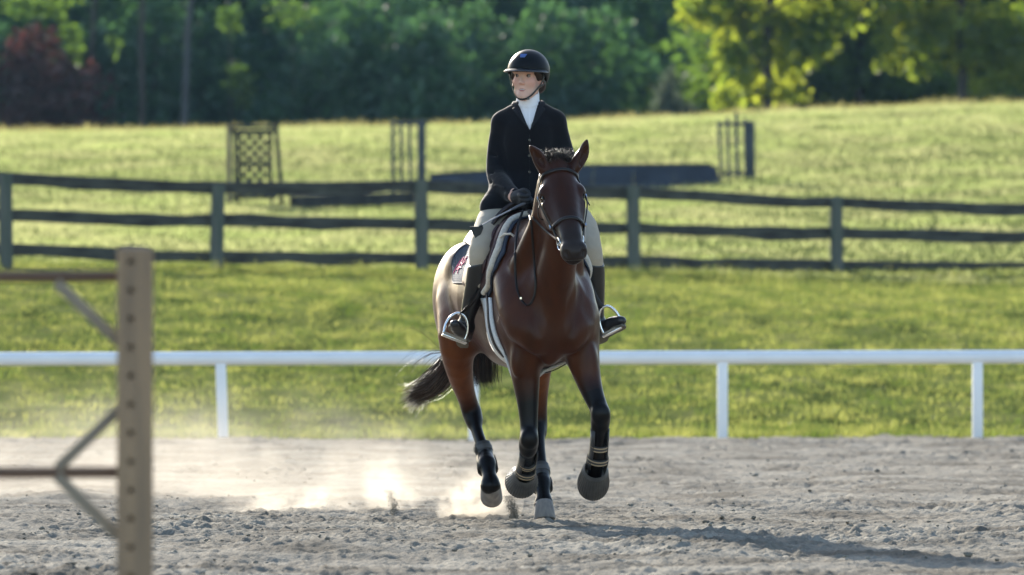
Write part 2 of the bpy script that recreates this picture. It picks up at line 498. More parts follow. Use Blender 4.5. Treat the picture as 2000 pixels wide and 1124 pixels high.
tag(sand, 'dry grey tan sand of the riding arena churned by hooves', 'sand', kind='structure')
# the arena goes on outside the frame: a plain collar of the same sand
rim = []
xl = XX[:, 0]; xr = XX[:, -1]
Vc = []; Fc = []
for k in range(len(Dn)):
    for X in (-120.0, xl[k] + .12): Vc.append((X, Dn[k] - CAM_D, -.06 - (.25 if Dn[k] > 55.6 else 0)))
    for X in (xr[k] - .12, 120.0): Vc.append((X, Dn[k] - CAM_D, -.06 - (.25 if Dn[k] > 55.6 else 0)))
for k in range(len(Dn) - 1):
    o_ = 4 * k; Fc += [(o_, o_ + 1, o_ + 5, o_ + 4), (o_ + 2, o_ + 3, o_ + 7, o_ + 6)]
nb = len(Vc); Vc += [(-120, -120, -.06), (120, -120, -.06), (120, 21.75 - CAM_D, -.064), (-120, 21.75 - CAM_D, -.064)]
Fc.append((nb, nb + 1, nb + 2, nb + 3))
tag(link_mesh('sand_surround', np_mesh('sand_surround', Vc, Fc), sand_mat), 'sand of the arena beyond the churned track', 'sand', kind='structure')

# loose clods of sand
def clods(name, spots, label):
    ico = bmesh.new(); bmesh.ops.create_icosphere(ico, subdivisions=1, radius=1)
    iv = np.array([v.co[:] for v in ico.verts]); ifc = np.array([[v.index for v in f.verts] for f in ico.faces]); ico.free()
    Vs = []; Fs = []
    for n_, (x, y, z, r) in enumerate(spots):
        q = iv * (1 + .30 * rng.normal(size=(len(iv), 1))) * r * np.array([1.15, 1, .75]) + np.array([x, y, z])
        Vs.append(q); Fs.append(ifc + n_ * len(iv))
    o = link_mesh(name, np_mesh(name, np.concatenate(Vs), np.concatenate(Fs)), sand_mat, smooth=True)
    return tag(o, label, 'clods', kind='stuff')
sp = []
for _ in range(9000):
    D = 22 + 33 * rng.random() ** 1.5; X = (rng.random() * 2 - 1) * (.1 * D + .2)
    if fbm2(np.array([X * 1.3]), np.array([D * .9]), 2, 61)[0] < .44: continue
    r = .002 + .011 * rng.random() ** 4 + (.012 * rng.random() if rng.random() < .03 else 0)
    sp.append((X, D - CAM_D, float(sand_z(np.array([X]), np.array([D]))[0]) + r * .3, r))
clods('sand_clods', sp, 'loose clods of dry sand lying all over the arena')

# ================================================================== GRASS BLADES
grass_a = leaf_mat('grass_blade', (.040, .066, .018), (.11, .165, .030), ((.115, .130, .045), (.38, .39, .10)), gloss=.006, rough=.35, tw=.55, scale=2.2)
grass_b = leaf_mat('meadow_blade', (.12, .15, .048), (.38, .45, .15), ((.155, .165, .08), (.49, .49, .22)), gloss=.008, rough=.4, tw=.6, scale=.5)
straw = leaf_mat('seed_head', (.19, .165, .07), (.46, .42, .15), gloss=.02, tw=.5)
def blades(name, n, Dr, hgt, wid, mt, label, clump=.35, hpow=1.0, dens=None, lean=.45, umax=1.30, fq=2.2):
    D = np.sqrt(Dr[0] ** 2 + (Dr[1] ** 2 - Dr[0] ** 2) * rng.random(n)) if dens is None else Dr[0] + (Dr[1] - Dr[0]) * rng.random(n) ** dens
    X = (rng.random(n) * 2 - 1) * umax * .09 * D
    q = fbm2(X * fq, D * fq * .55, 4, 77)
    q = q * (.30 + 1.4 * fbm2(X * .9 + 40, D * .40, 3, 79)); keep = q > clump * rng.random(n) * 1.6
    X, D, q = X[keep], D[keep], q[keep]; n = len(X)
    Z = ground_s(X, D) + (fbm2(X * .8, D * .35, 4, 3) - .5) * .09 * np.clip((D - 56) / 6, 0, 1) - .01
    h = hgt * (.45 + .9 * rng.random(n) ** hpow) * (.45 + 1.2 * q)
    ang = rng.random(n) * 6.283; ln = lean * h * (rng.random(n) + .2)
    dx, dy = np.cos(ang) * ln, np.sin(ang) * ln
    a2 = rng.random(n) * 6.283; wx, wy = np.cos(a2) * wid, np.sin(a2) * wid
    Y = D - CAM_D
    P = np.empty((n, 5, 3))
    P[:, 0] = np.stack([X - wx, Y - wy, Z], 1); P[:, 1] = np.stack([X + wx, Y + wy, Z], 1)
    P[:, 2] = np.stack([X - wx * .7 + dx * .35, Y - wy * .7 + dy * .35, Z + h * .6], 1); P[:, 3] = np.stack([X + wx * .7 + dx * .35, Y + wy * .7 + dy * .35, Z + h * .6], 1)
    P[:, 4] = np.stack([X + dx, Y + dy, Z + h * .95], 1)
    b = np.arange(n)[:, None] * 5
    F = np.concatenate([b + np.array([[0, 1, 3]]), b + np.array([[0, 3, 2]]), b + np.array([[2, 3, 4]])])
    o = link_mesh(name, np_mesh(name, P.reshape(-1, 3), F), mt, smooth=False)
    return tag(o, label, 'grass', kind='stuff')
blades('bank_grass', 360000, (55.3, 90), .06, .0055, grass_a, 'short tufted green grass on the bank between the white rail and the fence', clump=.72, fq=4.5, lean=.8)
blades('meadow_grass', 215000, (86, 152), .075, .008, grass_b, 'sunlit yellow green meadow grass between the fence and the trees', clump=.15)
blades('verge_grass', 14000, (55.2, 56.6), .07, .004, grass_a, 'pale grass fringe along the far edge of the sand', clump=.5)
blades('crest_grass', 12000, (146, 153), .19, .012, straw, 'tall straw coloured seed grass along the crest of the meadow', clump=.45)
blades('fence_grass', 12000, (81.5, 90), .13, .005, grass_a, 'longer grass growing along the foot of the wooden fence', clump=.62, lean=.3)

# ================================================================== WHITE ARENA RAIL
white_pl = mat('white_plastic', (.88, .88, .88), rough=.35, var=.06, scale=3)
RAIL_D = 55.0; RY = RAIL_D - CAM_D
rail = empty('arena_rail', (0, RY, 0)); tag(rail, 'white plastic rail on short white posts along the far edge of the sand', 'rail')
sr = FPX / RAIL_D
def rx(px): return (px - 1000) / sr
ys_rail = lambda px: 701.5 - 4 * (px / 2000.0)
joints = [-1620, -1120, -620, -120, 180, 672, 1160, 1660, 2160, 2650, 3150, 3650]
for a_, b_ in zip(joints[:-1], joints[1:]):
    za, zb = zof(ys_rail(a_), RAIL_D), zof(ys_rail(b_), RAIL_D)
    MB().tube([(rx(a_) + .006, 0, za), (rx(b_) - .006, 0, zb)], .066, 20).build('rail', white_pl, rail)
    MB().tube([(rx(b_) - .03, 0, zb), (rx(b_) + .03, 0, zb)], .0675, 20).build('coupling', white_pl, rail)
for px in (-1545, -1050, -555, -60, 435, 925, 1411, 1909, 2400, 2895, 3390):
    zt = zof(ys_rail(px), RAIL_D)
    MB().bar((rx(px) + (.01 if px == 435 else 0), 0, -.1), (rx(px - (4 if px == 435 else 0)), 0, zt - .02), .100, .09, .012, up=(0, 1, 0)).build('post', white_pl, rail)

# ================================================================== WOODEN FENCE
wood_post = mat('weathered_post', (.135, .135, .11), rough=.9, var=.4, scale=5, stretch=(2, 2, .35), bump=.5, bscale=20, col2=(.085, .10, .075))
wood_rail = mat('dark_rail', (.034, .029, .024), rough=.85, scale=2.6, stretch=(.8, 2, 4), bump=.6, bscale=18, col2=(.085, .082, .062), detail=9)
def fd(px): return float(np.interp(px, [k[0] for k in FENCE_D], [k[1] for k in FENCE_D]))
fence = empty('paddock_fence', (0, 85 - CAM_D, 0)); tag(fence, 'weathered three rail wooden paddock fence across the grass bank', 'fence')
FO = Vector(fence.location)
def fp(px, py, dD=0.0): return wpt(px, py, fd(px) - CAM_D + dD) - FO
FP = [(-1590, 300, 1), (-1190, 309, 1), (-790, 318, 1), (-395, 330, 1), (10, 339, 1), (426, 361, 1), (822, 352, 1), (1236, 363, 1), (1633, 384, 1), (2040, 398, 1), (2440, 410, 1), (2840, 420, 1), (3240, 430, 1)]
RLY = {-1590: (312, 386, 456), -1190: (321, 394, 464), 2840: (429, 474, 535), 3240: (439, 480, 540), -790: (330, 402, 472), -395: (338, 409, 480), 10: (349, 420, 488), 426: (367, 430, 503), 822: (364, 438, 506), 1236: (376, 446, 512), 1633: (395, 455, 520), 2040: (409, 462, 525), 2440: (419, 468, 530)}
for px, yt, _ in FP:
    yb = float(np.interp(px, [k[0] for k in FENCE_Y], [k[1] for k in FENCE_Y])) + 14
    tp, bt = fp(px, yt, -.06), fp(px + (-4 if px == 426 else 2), yb, -.06)
    bt = Vector((bt.x, tp.y, bt.z))
    MB().tube([bt, tp.lerp(bt, .5), tp], [.108, .105, .102], 12).build('post', wood_post, fence)
for (p0, _, _), (p1, _, _) in zip(FP[:-1], FP[1:]):
    for k in range(3):
        y0, y1 = RLY[p0][k], RLY[p1][k]
        if k == 0 and p0 == 426: y0 = 366; 
        a, b_ = fp(p0, y0, .04), fp(p1, y1, .04)
        n = 7; m = MB(); prev = None
        for t in np.linspace(0, 1, n):
            c = a.lerp(b_, t); c = c + Vector((0, 0, -.022 * math.sin(math.pi * t) * (1 if k < 2 else .3) + .010 * rng.normal() * (0 < t < 1)))
            hh_ = .092 + .008 * rng.normal()
            ring = [m.bm.verts.new(c + Vector((0, dy, dz))) for dy, dz in ((-.02, -hh_), (.02, -hh_), (.022, hh_ * .9), (0, hh_), (-.022, hh_ * .9))]
            if prev:
                for j in range(5): m.bm.faces.new((prev[j], prev[(j + 1) % 5], ring[(j + 1) % 5], ring[j]))
            else: m.bm.faces.new(ring)
            prev = ring
        m.bm.faces.new(prev[::-1]); m.build('rail', wood_rail, fence, smooth=False)

# ================================================================== JUMPS IN THE MEADOW
dark_wood = mat('old_dark_wood', (.055, .050, .042), rough=.9, var=.5, scale=4, stretch=(2, 2, .4))
slat_wood = mat('grey_blue_wood', (.085, .095, .10), rough=.9, var=.4, scale=4, stretch=(2, 2, .4))
# lattice wing
LD = 111 - CAM_D
wing = empty('lattice_jump_wing', tuple(wpt(497, 402, LD))); tag(wing, 'wooden jump wing filled with diamond lattice standing in the meadow', 'jump wing')
WO = Vector(wing.location)
def jp(a, b, o, y=LD): return wpt(a, b, y) - o
MB().bar(jp(448, 405, WO), jp(447, 244, WO), .09, .10, .008, up=(0, 1, 0)).build('post', mat('tan_post', (.20, .155, .10), rough=.85, var=.3, scale=5), wing)
MB().bar(jp(460, 398, WO), jp(457, 246, WO), .05, .08, .006, up=(0, 1, 0)).build('post', dark_wood, wing)
MB().bar(jp(551, 408, WO), jp(539, 240, WO), .08, .09, .006, up=(0, 1, 0)).build('post', dark_wood, wing)
MB().bar(jp(531, 404, WO), jp(529, 250, WO), .05, .07, .006, up=(0, 1, 0)).build('frame_bar', dark_wood, wing)
MB().bar(jp(466, 400, WO), jp(464, 254, WO), .05, .07, .006, up=(0, 1, 0)).build('frame_bar', dark_wood, wing)
for y in (248, 257, 385): MB().bar(jp(448, y, WO), jp(541, y, WO), .06, .075 if y > 250 else .06, .006).build('frame_bar', dark_wood, wing)
MB().bar(jp(464, 321, WO), jp(530, 321, WO), .03, .035, .004).build('frame_bar', dark_wood, wing)
for i in range(-6, 6):
    for sg in (1, -1):
        x0, x1, y0, y1 = 466.0, 529.0, 258.0, 384.0
        # 45 degree slat clipped to the frame
        c = 497.5 + i * 21; pts = []
        for t in np.linspace(-130, 130, 261):
            X_, Y_ = c + t * sg * .5, 321 + t * .5 * 2 * .5
            Xq, Yq = c + t * sg, 321 + t
            if x0 <= Xq <= x1 and y0 <= Yq <= y1: pts.append((Xq, Yq))
        if len(pts) > 6:
            MB().bar(jp(*pts[0], WO, LD + .02 * sg), jp(*pts[-1], WO, LD + .02 * sg), .018, .058, .003, up=(0, 1, .001) if False else (0, 0, 1)).build('lattice_slat', dark_wood, wing)
# slatted wings
def slat_wing(label, cx, base, slats, bars, post, D):
    o = empty('slatted_jump_wing', tuple(wpt(cx, base, D))); tag(o, label, 'jump wing', 'slatted jump wings'); O = Vector(o.location)
    for xa, xb, yt, yb, w_ in slats: MB().bar(jp(xa, yb, O, D), jp(xb, yt, O, D), w_, .05, .005, up=(0, 1, 0)).build('slat', slat_wood, o)
    for xa, xb, y in bars: MB().bar(jp(xa, y, O, D + .05), jp(xb, y, O, D + .05), .04, .07, .005).build('cross_bar', slat_wood, o)
    for xa, xb, yt, yb, w_ in post: MB().bar(jp(xa, yb, O, D), jp(xb, yt, O, D), w_, .12, .008, up=(0, 1, 0)).build('post', slat_wood, o)
slat_wing('grey slatted jump wing with one broad post behind the fence, left of the rider', 800, 392, [(769, 767, 236, 380, .070), (785, 783, 236, 380, .062), (801, 800, 236, 380, .062)], [(766, 826, 241), (768, 826, 362)], [(824, 823, 234, 392, .155)], 110 - CAM_D)
slat_wing('grey slatted jump wing with stepped picket tops at the end of the long dark wall', 1440, 362, [(1410, 1404, 237, 355, .065), (1424, 1421, 230, 348, .068), (1441, 1438, 220, 348, .072), (1458, 1455, 231, 348, .068)], [(1402, 1474, 243), (1409, 1472, 340)], [(1467, 1465, 236, 347, .13), (1473, 1472, 240, 366, .045), (1411, 1408, 300, 368, .05)], 114 - CAM_D)
# low brush box between the left wings
BD = 110 - CAM_D
box = empty('brush_box', tuple(wpt(690, 402, BD))); tag(box, 'low dark wooden jump box lying in the grass behind the fence', 'jump'); BO = Vector(box.location)
for j, y in enumerate((385, 397)):
    MB().bar(jp(566, y + 4, BO, BD), jp(826, y - 4, BO, BD), .05, .11, .01).build('board', dark_wood, box)
for x in (570, 655, 740, 822): MB().bar(jp(x, 408, BO, BD + .1), jp(x, 383, BO, BD + .1), .09, .09, .01, up=(0, 1, 0)).build('stake', dark_wood, box)
MB().bar(jp(566, 394, BO, BD + .35), jp(826, 386, BO, BD + .35), .05, .22, .01).build('board', dark_wood, box)
# long panelled wall (coop) right of the rider
CD = 113 - CAM_D
coop = empty('coop_jump', tuple(wpt(1150, 362, CD))); tag(coop, 'long dark sloping panel jump in the meadow behind the rider', 'jump'); KO = Vector(coop.location)
coop_m = mat('dark_blue_panel', (.035, .042, .055), rough=.85, var=.45, scale=1.5)
xs_ = np.linspace(838, 1398, 8)
for i in range(7):
    x0, x1 = xs_[i] + .15, xs_[i + 1] - .15
    def ty(x): return 345 - 20 * np.clip((x - 838) / 300.0, 0, 1)
    a0, a1 = jp(x0, 372 - (x0 - 838) * .012, KO, CD - .35), jp(x1, 372 - (x1 - 838) * .012, KO, CD - .35)
    b0, b1 = jp(x0, ty(x0), KO, CD + .05), jp(x1 - (8 if i == 6 else 0), ty(x1), KO, CD + .05)
    MB().poly([a0, a1, b1, b0], thick=(0, .05, .01)).build('panel', coop_m, coop, smooth=False)
MB().bar(jp(838, 344, KO, CD + .12), jp(1120, 325.5, KO, CD + .12), .10, .09, .01).build('cap_rail', dark_wood, coop)
MB().bar(jp(1120, 325.5, KO, CD + .12), jp(1390, 324, KO, CD + .12), .10, .09, .01).build('cap_rail', dark_wood, coop)
MB().poly([jp(1398, 368, KO, CD - .35), jp(1390, 325, KO, CD + .05), jp(1396, 325, KO, CD + .1), jp(1408, 366, KO, CD + .5)], thick=(.03, 0, 0)).build('end_panel', coop_m, coop, smooth=False)

# ================================================================== NEAR JUMP STANDARD
SDD = 15.15 - CAM_D
post_m = mat('pine_post', (.345, .238, .143), rough=.85, scale=7, stretch=(3.5, 3.5, .25), bump=.6, bscale=24, col2=(.225, .162, .106))
pole_m = mat('brown_pole', (.15, .09, .058), rough=.75, var=.35, scale=4)
brace_m = mat('grey_brace', (.28, .235, .17), rough=.85, scale=6, col2=(.20, .17, .13))
std = empty('jump_standard', (wpt(264, 900, SDD).x, SDD, 0)); tag(std, 'pale wooden jump standard drilled with a row of pin holes, nearest the camera', 'jump standard'); TO = Vector(std.location)
ss = FPX / 15.15
tp = jp(264, 484, TO, SDD)
# post drilled through: front face built as a strip with real round recesses
pw_, pd_, ph_ = .0955, .0955, tp.z
hole_z = [zof(y, 15.15) for y in np.arange(512, 1400, 55.6)]
hole_z = [z for z in hole_z if .05 < z < ph_ - .02]
m = MB(); bm = m.bm; hr_ = .0085; hx0 = -.011; fy = -pd_ / 2
edges = sorted([0.0, ph_ - .006] + [(hole_z[i] + hole_z[i + 1]) / 2 for i in range(len(hole_z) - 1)])
hz = sorted(hole_z)
for i, z in enumerate(hz):
    z0, z1 = edges[i], edges[i + 1]; x0, x1 = -pw_ / 2, pw_ / 2; n = 16
    outer = []; inner = []; deep = []
    for k in range(n):
        t = 2 * math.pi * (k + .5) / n; c_, s_ = math.cos(t), math.sin(t)
        sc = min((x1 - hx0 if c_ > 0 else hx0 - x0) / max(abs(c_), 1e-6), (z1 - z if s_ > 0 else z - z0) / max(abs(s_), 1e-6))
        outer.append(bm.verts.new((hx0 + c_ * sc, fy, z + s_ * sc))); inner.append(bm.verts.new((hx0 + c_ * hr_, fy, z + s_ * hr_))); deep.append(bm.verts.new((hx0 + c_ * hr_, fy + .05, z + s_ * hr_)))
    cs = [bm.verts.new((x1, fy, z1)), bm.verts.new((x0, fy, z1)), bm.verts.new((x0, fy, z0)), bm.verts.new((x1, fy, z0))]
    for k in range(n):
        k2 = (k + 1) % n
        a, b_ = outer[k], outer[k2]
        def side(v): return (abs(v.co.x - x1) < 1e-6, abs(v.co.x - x0) < 1e-6, abs(v.co.z - z1) < 1e-6, abs(v.co.z - z0) < 1e-6)
        sa, sb = side(a), side(b_)
        if any(p and q for p, q in zip(sa, sb)): bm.faces.new((a, b_, inner[k2], inner[k]))
        else:
            cx_ = x1 if (sa[0] or sb[0]) else x0; cz_ = z1 if (sa[2] or sb[2]) else z0
            cv = [v for v in cs if abs(v.co.x - cx_) < 1e-6 and abs(v.co.z - cz_) < 1e-6][0]
            bm.faces.new((a, cv, b_, inner[k2], inner[k]))
        bm.faces.new((inner[k], inner[k2], deep[k2], deep[k]))
    bm.faces.new(deep)
bmesh.ops.remove_doubles(bm, verts=bm.verts[:], dist=1e-5)
zt = ph_ - .006; w2 = pw_ / 2
V8 = [bm.verts.new(p) for p in ((-w2, fy, 0), (w2, fy, 0), (w2, -fy, 0), (-w2, -fy, 0), (-w2, fy, zt), (w2, fy, zt), (w2, -fy, zt), (-w2, -fy, zt), (-w2 + .024, fy + .022, ph_ + .004), (w2 - .020, fy + .020, ph_ + .002), (w2 - .022, -fy - .022, ph_ + .003), (-w2 + .022, -fy - .020, ph_ + .005))]
for q in ((1, 2, 6, 5), (2, 3, 7, 6), (3, 0, 4, 7), (4, 5, 9, 8), (5, 6, 10, 9), (6, 7, 11, 10), (7, 4, 8, 11), (8, 9, 10, 11)): bm.faces.new([V8[k] for k in q])
m.build('post', post_m, std, smooth=False).rotation_euler = (0, 0, R(3))
MB().bar((jp(-440, 900, TO, SDD).x, 0, 0), (jp(-440, 900, TO, SDD).x, 0, ph_), .0955, .0955, .006, up=(0, 1, 0)).build('post', post_m, std, smooth=False)
def sp_(a, b, d=0.0): return jp(a, b, TO, SDD + d)
MB().tube([sp_(-420, 541, .02), sp_(228, 540, .0)], .0165, 12).build('cross_bar', pole_m, std)
MB().tube([sp_(-420, 925, .02), sp_(228, 923, .0)], .0165, 12).build('cross_bar', pole_m, std)
for a_, b_ in (((110, 552), (232, 668)), ((112, 915), (232, 800)), ((112, 930), (232, 1048))):
    MB().bar(sp_(*a_), sp_(*b_), .030, .030, .003, up=(0, 1, 0)).build('brace', brace_m, std)
# ================================================================== TREES
bark = mat('bark', (.075, .062, .05), rough=.95, var=.5, scale=5, stretch=(3, 3, .5), bump=.6, bscale=14)
pale_bark = mat('pale_bark', (.09, .09, .09), rough=.95, var=.4, scale=5, stretch=(3, 3, .5))
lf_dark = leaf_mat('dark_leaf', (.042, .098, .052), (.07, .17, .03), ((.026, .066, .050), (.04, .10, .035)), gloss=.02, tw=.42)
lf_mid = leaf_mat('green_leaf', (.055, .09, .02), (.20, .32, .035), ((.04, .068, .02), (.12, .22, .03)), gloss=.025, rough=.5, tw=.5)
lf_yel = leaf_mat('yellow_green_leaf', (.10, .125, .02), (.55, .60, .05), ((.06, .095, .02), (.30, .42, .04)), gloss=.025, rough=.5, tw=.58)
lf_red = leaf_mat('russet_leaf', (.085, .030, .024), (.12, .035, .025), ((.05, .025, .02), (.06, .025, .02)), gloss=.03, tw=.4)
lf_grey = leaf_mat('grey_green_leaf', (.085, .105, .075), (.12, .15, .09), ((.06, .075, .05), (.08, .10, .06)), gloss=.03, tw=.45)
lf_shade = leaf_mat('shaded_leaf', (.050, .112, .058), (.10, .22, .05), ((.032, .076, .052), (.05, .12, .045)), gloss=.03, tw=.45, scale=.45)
def leaf_cloud(name, blobs, nleaf, size, mt, parent, seed, hollow=.35):
    """leaf clumps scattered through several uneven lobes"""
    g = np.random.default_rng(seed); P = []
    wts = np.array([b[3] * b[4] * b[5] for b in blobs]) ** .75; wts /= wts.sum()
    idx = g.choice(len(blobs), nleaf, p=wts)
    B = np.array(blobs)[idx]
    d = g.normal(size=(nleaf, 3)); d /= np.linalg.norm(d, axis=1)[:, None]
    r = (hollow + (1 - hollow) * g.random(nleaf) ** .6)[:, None]
    # clumping
    cl = g.normal(size=(nleaf, 3)) * .08
    c = B[:, :3] + d * r * B[:, 3:6] * (1 + .25 * np.sin(d[:, :1] * 7 + d[:, 1:2] * 5 + B[:, :1])) + cl
    t1 = g.normal(size=(nleaf, 3)); t1 /= np.linalg.norm(t1, axis=1)[:, None]
    t2 = np.cross(t1, g.normal(size=(nleaf, 3))); t2 /= np.linalg.norm(t2, axis=1)[:, None]
    s = (size * (.5 + g.random(nleaf)))[:, None]
    V = np.stack([c - t1 * s, c + t2 * s * .5, c + t1 * s, c - t2 * s * .5], 1).reshape(-1, 3)
    b = np.arange(nleaf)[:, None] * 4
    return link_mesh(name, np_mesh(name, V, np.concatenate([b + np.array([[0, 1, 2, 3]])])), mt, parent, smooth=False)
def trunk_mesh(h, r, seed, parent, mt, limbs=5, crown_z=2.0, lean=(0, 0)):
    g = random.Random(seed); m = MB()
    pts = [Vector((lean[0] * t * h + .12 * g.uniform(-1, 1) * t, lean[1] * t * h + .12 * g.uniform(-1, 1) * t, -.4 + t * (h + .4))) for t in np.linspace(0, 1, 7)]
    m.tube(pts, [r * 1.35, r, r * .9, r * .78, r * .62, r * .42, r * .15], 9)
    for k in range(limbs):
        t = g.uniform(.25, .85); i = int(t * 6); p = pts[i].lerp(pts[i + 1], t * 6 - i)
        a = g.uniform(0, 6.283); L_ = h * g.uniform(.18, .34)
        q = p + Vector((math.cos(a), math.sin(a), .45)) * L_ * .55; q2 = p + Vector((math.cos(a), math.sin(a), .75)) * L_
        m.tube([p, q, q2], [r * .38, r * .24, r * .06], 6)
    return m.build('trunk', mt, parent)
TREES = []
def tree(px, D, H, cw, label, lm, seed, crown_lo=1.0, r=.17, nleaf=6000, size=.20, name='broadleaf_tree', bk=None, lean=(0, 0), group='trees along the wood edge', blobs=None, limbs=6, z0=None):
    X = (px - 1000) / FPX * D
    z = float(ground_s(np.array([X]), np.array([D]))[0]) if z0 is None else z0
    o = empty(name, (X, D - CAM_D, z)); tag(o, label, 'tree' if 'tree' in name else 'shrub', group)
    g = np.random.default_rng(seed)
    if H > 2.5 and r > 0: trunk_mesh(H * .9, r, seed, o, bk or bark, limbs=limbs, lean=lean)
    if blobs is None:
        blobs = []
        nb = 15
        for k in range(nb):
            zz = crown_lo + (H - crown_lo) * (k + .5) / nb
            prof = math.sin(math.pi * min(1, .22 + .78 * (k + .5) / nb)) ** .6
            a = g.random() * 6.283; rr = cw * .55 * prof * g.random()
            s = cw * (.35 + .25 * g.random()) * prof + .25
            blobs.append((math.cos(a) * rr + lean[0] * zz, math.sin(a) * rr, zz, s, s, s * .6 * (H / cw / 4 + .5)))
    leaf_cloud('crown', blobs, nleaf, size, lm, o, seed)
    return o
g_ = np.random.default_rng(5)
# dense shaded wood on the left and in the middle: front row
row = [(-420, 190, 9, 4.2), (-150, 190, 9, 4.0), (40, 192, 9, 4.4), (190, 188, 8.5, 4.0), (345, 191, 9, 4.2), (480, 188, 8.5, 4.0), (600, 192, 9, 4.3), (735, 204, 12, 3.8), (850, 207, 12, 4.4), (965, 210, 12, 4.6), (1090, 205, 12, 4.4), (1210, 208, 12, 4.4), (1330, 212, 12, 4.4)]
desc = ['dark shaded tree at the far left of the wood edge', 'dark shaded tree left of the russet shrub', 'tall dark tree behind the russet shrub', 'dark tree with a low crown right of the russet shrub', 'dark tree behind the thin pale trunk', 'dark leafy tree above the lattice jump wing', 'dark blue green tree right of the lattice jump wing', 'rounded dark green tree left of the slatted jump wing', 'broad dark green tree above the slatted jump wing', 'dark tree immediately left of the rider in the wood edge', 'dark tree behind the helmet of the rider', 'darkest tree between the rider and the grey green shrub', 'dark tree behind the grey green shrub']
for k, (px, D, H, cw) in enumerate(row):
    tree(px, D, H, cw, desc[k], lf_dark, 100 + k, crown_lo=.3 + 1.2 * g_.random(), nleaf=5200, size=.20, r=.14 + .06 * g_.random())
# second and third rows close the wood
for k in range(16):
    px = -500 + 125 * k + 40 * g_.normal(); D = 205 + 16 * g_.random()
    tree(px, D + (14 if px > 450 else 0), 12 + g_.random(), 5.0, 'dark tree standing deep in the wood behind the front trees', lf_dark, 200 + k, crown_lo=.6, nleaf=3000, size=.34, r=.2, group='dark trees deep in the wood', limbs=3)
for k in range(19):
    px = -700 + 190 * k + 40 * g_.normal(); D = 300 + 20 * g_.random()
    tree(px, D, 24 + 3 * g_.random(), 7.5, 'distant dark tree closing the gaps at the back of the wood', lf_dark, 300 + k, crown_lo=.2, nleaf=3800, size=.6, r=.22, group='distant trees at the back of the wood', limbs=2)
# russet shrub, pale trunk, bits of lit understory on the left
tree(70, 181, 5.4, 2.5, 'russet red shrub at the left end of the wood edge', lf_red, 401, crown_lo=.2, nleaf=6500, size=.13, r=.05, name='russet_shrub', group='shrubs along the wood edge')
tree(352, 179, 11, .6, 'thin pale grey trunk leaning slightly in front of the dark wood', lf_dark, 402, crown_lo=8.0, nleaf=500, size=.18, r=.13, bk=pale_bark, lean=(.045, 0), limbs=0)
tree(275, 181, 11, .6, 'slender dark trunk between the russet shrub and the pale trunk', lf_dark, 403, crown_lo=8.0, nleaf=500, size=.18, r=.12, limbs=0)
tree(180, 182, 11, .6, 'slender dark trunk beside the russet shrub', lf_dark, 404, crown_lo=8.0, nleaf=500, size=.18, r=.11, limbs=0)
def sprig(px, y, label, mt, seed, w_=.6, h=.5, n=260, D=180, size=.11):
    X = (px - 1000) / FPX * D; zt = zof(y, D); z = float(ground_s(np.array([X]), np.array([D]))[0])
    o = empty('sapling', (X, D - CAM_D, z)); tag(o, label, 'sapling', 'sunlit saplings along the wood edge')
    MB().tube([(0, 0, -.1), (.05, 0, (zt - z) * .5), (0, 0, zt - z)], [.03, .022, .01], 6).build('trunk', bark, o)
    leaf_cloud('crown', [(0, 0, zt - z, w_, w_, h), (.3 * w_, .1, zt - z - h, w_ * .6, w_ * .6, h * .7), (-.4 * w_, .1, zt - z + h * .6, w_ * .5, w_ * .5, h * .5)], n, size, mt, o, seed, hollow=.1)
sprig(70, 8, 'sunlit yellow green sapling tip at the upper left corner', lf_mid, 501, 1.2, .25, 420)
sprig(138, 75, 'sunlit yellow green sapling over the russet shrub', lf_mid, 502, .35, .5, 200)
sprig(220, 85, 'small yellow green sapling right of the russet shrub', lf_mid, 503, .15, .25, 60)
sprig(448, 35, 'brightest yellow green sapling above the lattice jump wing', lf_mid, 504, .4, .35, 130)
sprig(470, 160, 'low sunlit sapling above the lattice jump wing', lf_mid, 505, .55, .55, 240)
sprig(570, 25, 'olive sapling high in the wood left of the rider', lf_mid, 506, .9, .35, 140)
sprig(760, 172, 'faint yellow green sapling beside the slatted wing', lf_mid, 507, .25, .25, 70)
# rounded shrubs in the middle
tree(690, 181, 6.5, 2.6, 'large rounded green bush between the lattice wing and the slatted wing', lf_shade, 410, crown_lo=.2, nleaf=6500, size=.14, r=.06, name='round_bush', group='shrubs along the wood edge')
tree(845, 178, 5.6, 2.3, 'rounded green bush above the slatted jump wing left of the rider', lf_shade, 411, crown_lo=.2, nleaf=5600, size=.14, r=.06, name='round_bush', group='shrubs along the wood edge')
tree(545, 180, 3.2, 1.7, 'low dark green bush just right of the lattice jump wing', lf_dark, 412, crown_lo=.1, nleaf=3000, size=.14, r=.0, name='round_bush', group='shrubs along the wood edge')
# shaded understory closing the foot of the wood
und = [(-60, 'understory bush at the left edge of the frame'), (200, 'understory bush between the russet shrub and the slender trunk'), (300, 'understory bush at the foot of the thin pale trunk'), (410, 'understory bush behind the top of the lattice jump wing'), (620, 'understory bush left of the large rounded bush'), (770, 'understory bush between the two rounded bushes'), (930, 'understory bush left of the shoulder of the rider'), (1060, 'understory bush right behind the rider'), (1180, 'understory bush between the rider and the grey green shrub')]
for k, (px, lb) in enumerate(und):
    tree(px, 183 + 3 * g_.random(), 5.5 + 2.2 * g_.random(), 2.9, lb, lf_shade, 460 + k, crown_lo=.1, nleaf=4200, size=.16, r=.05, name='wood_edge_bush', group='shrubs along the wood edge')
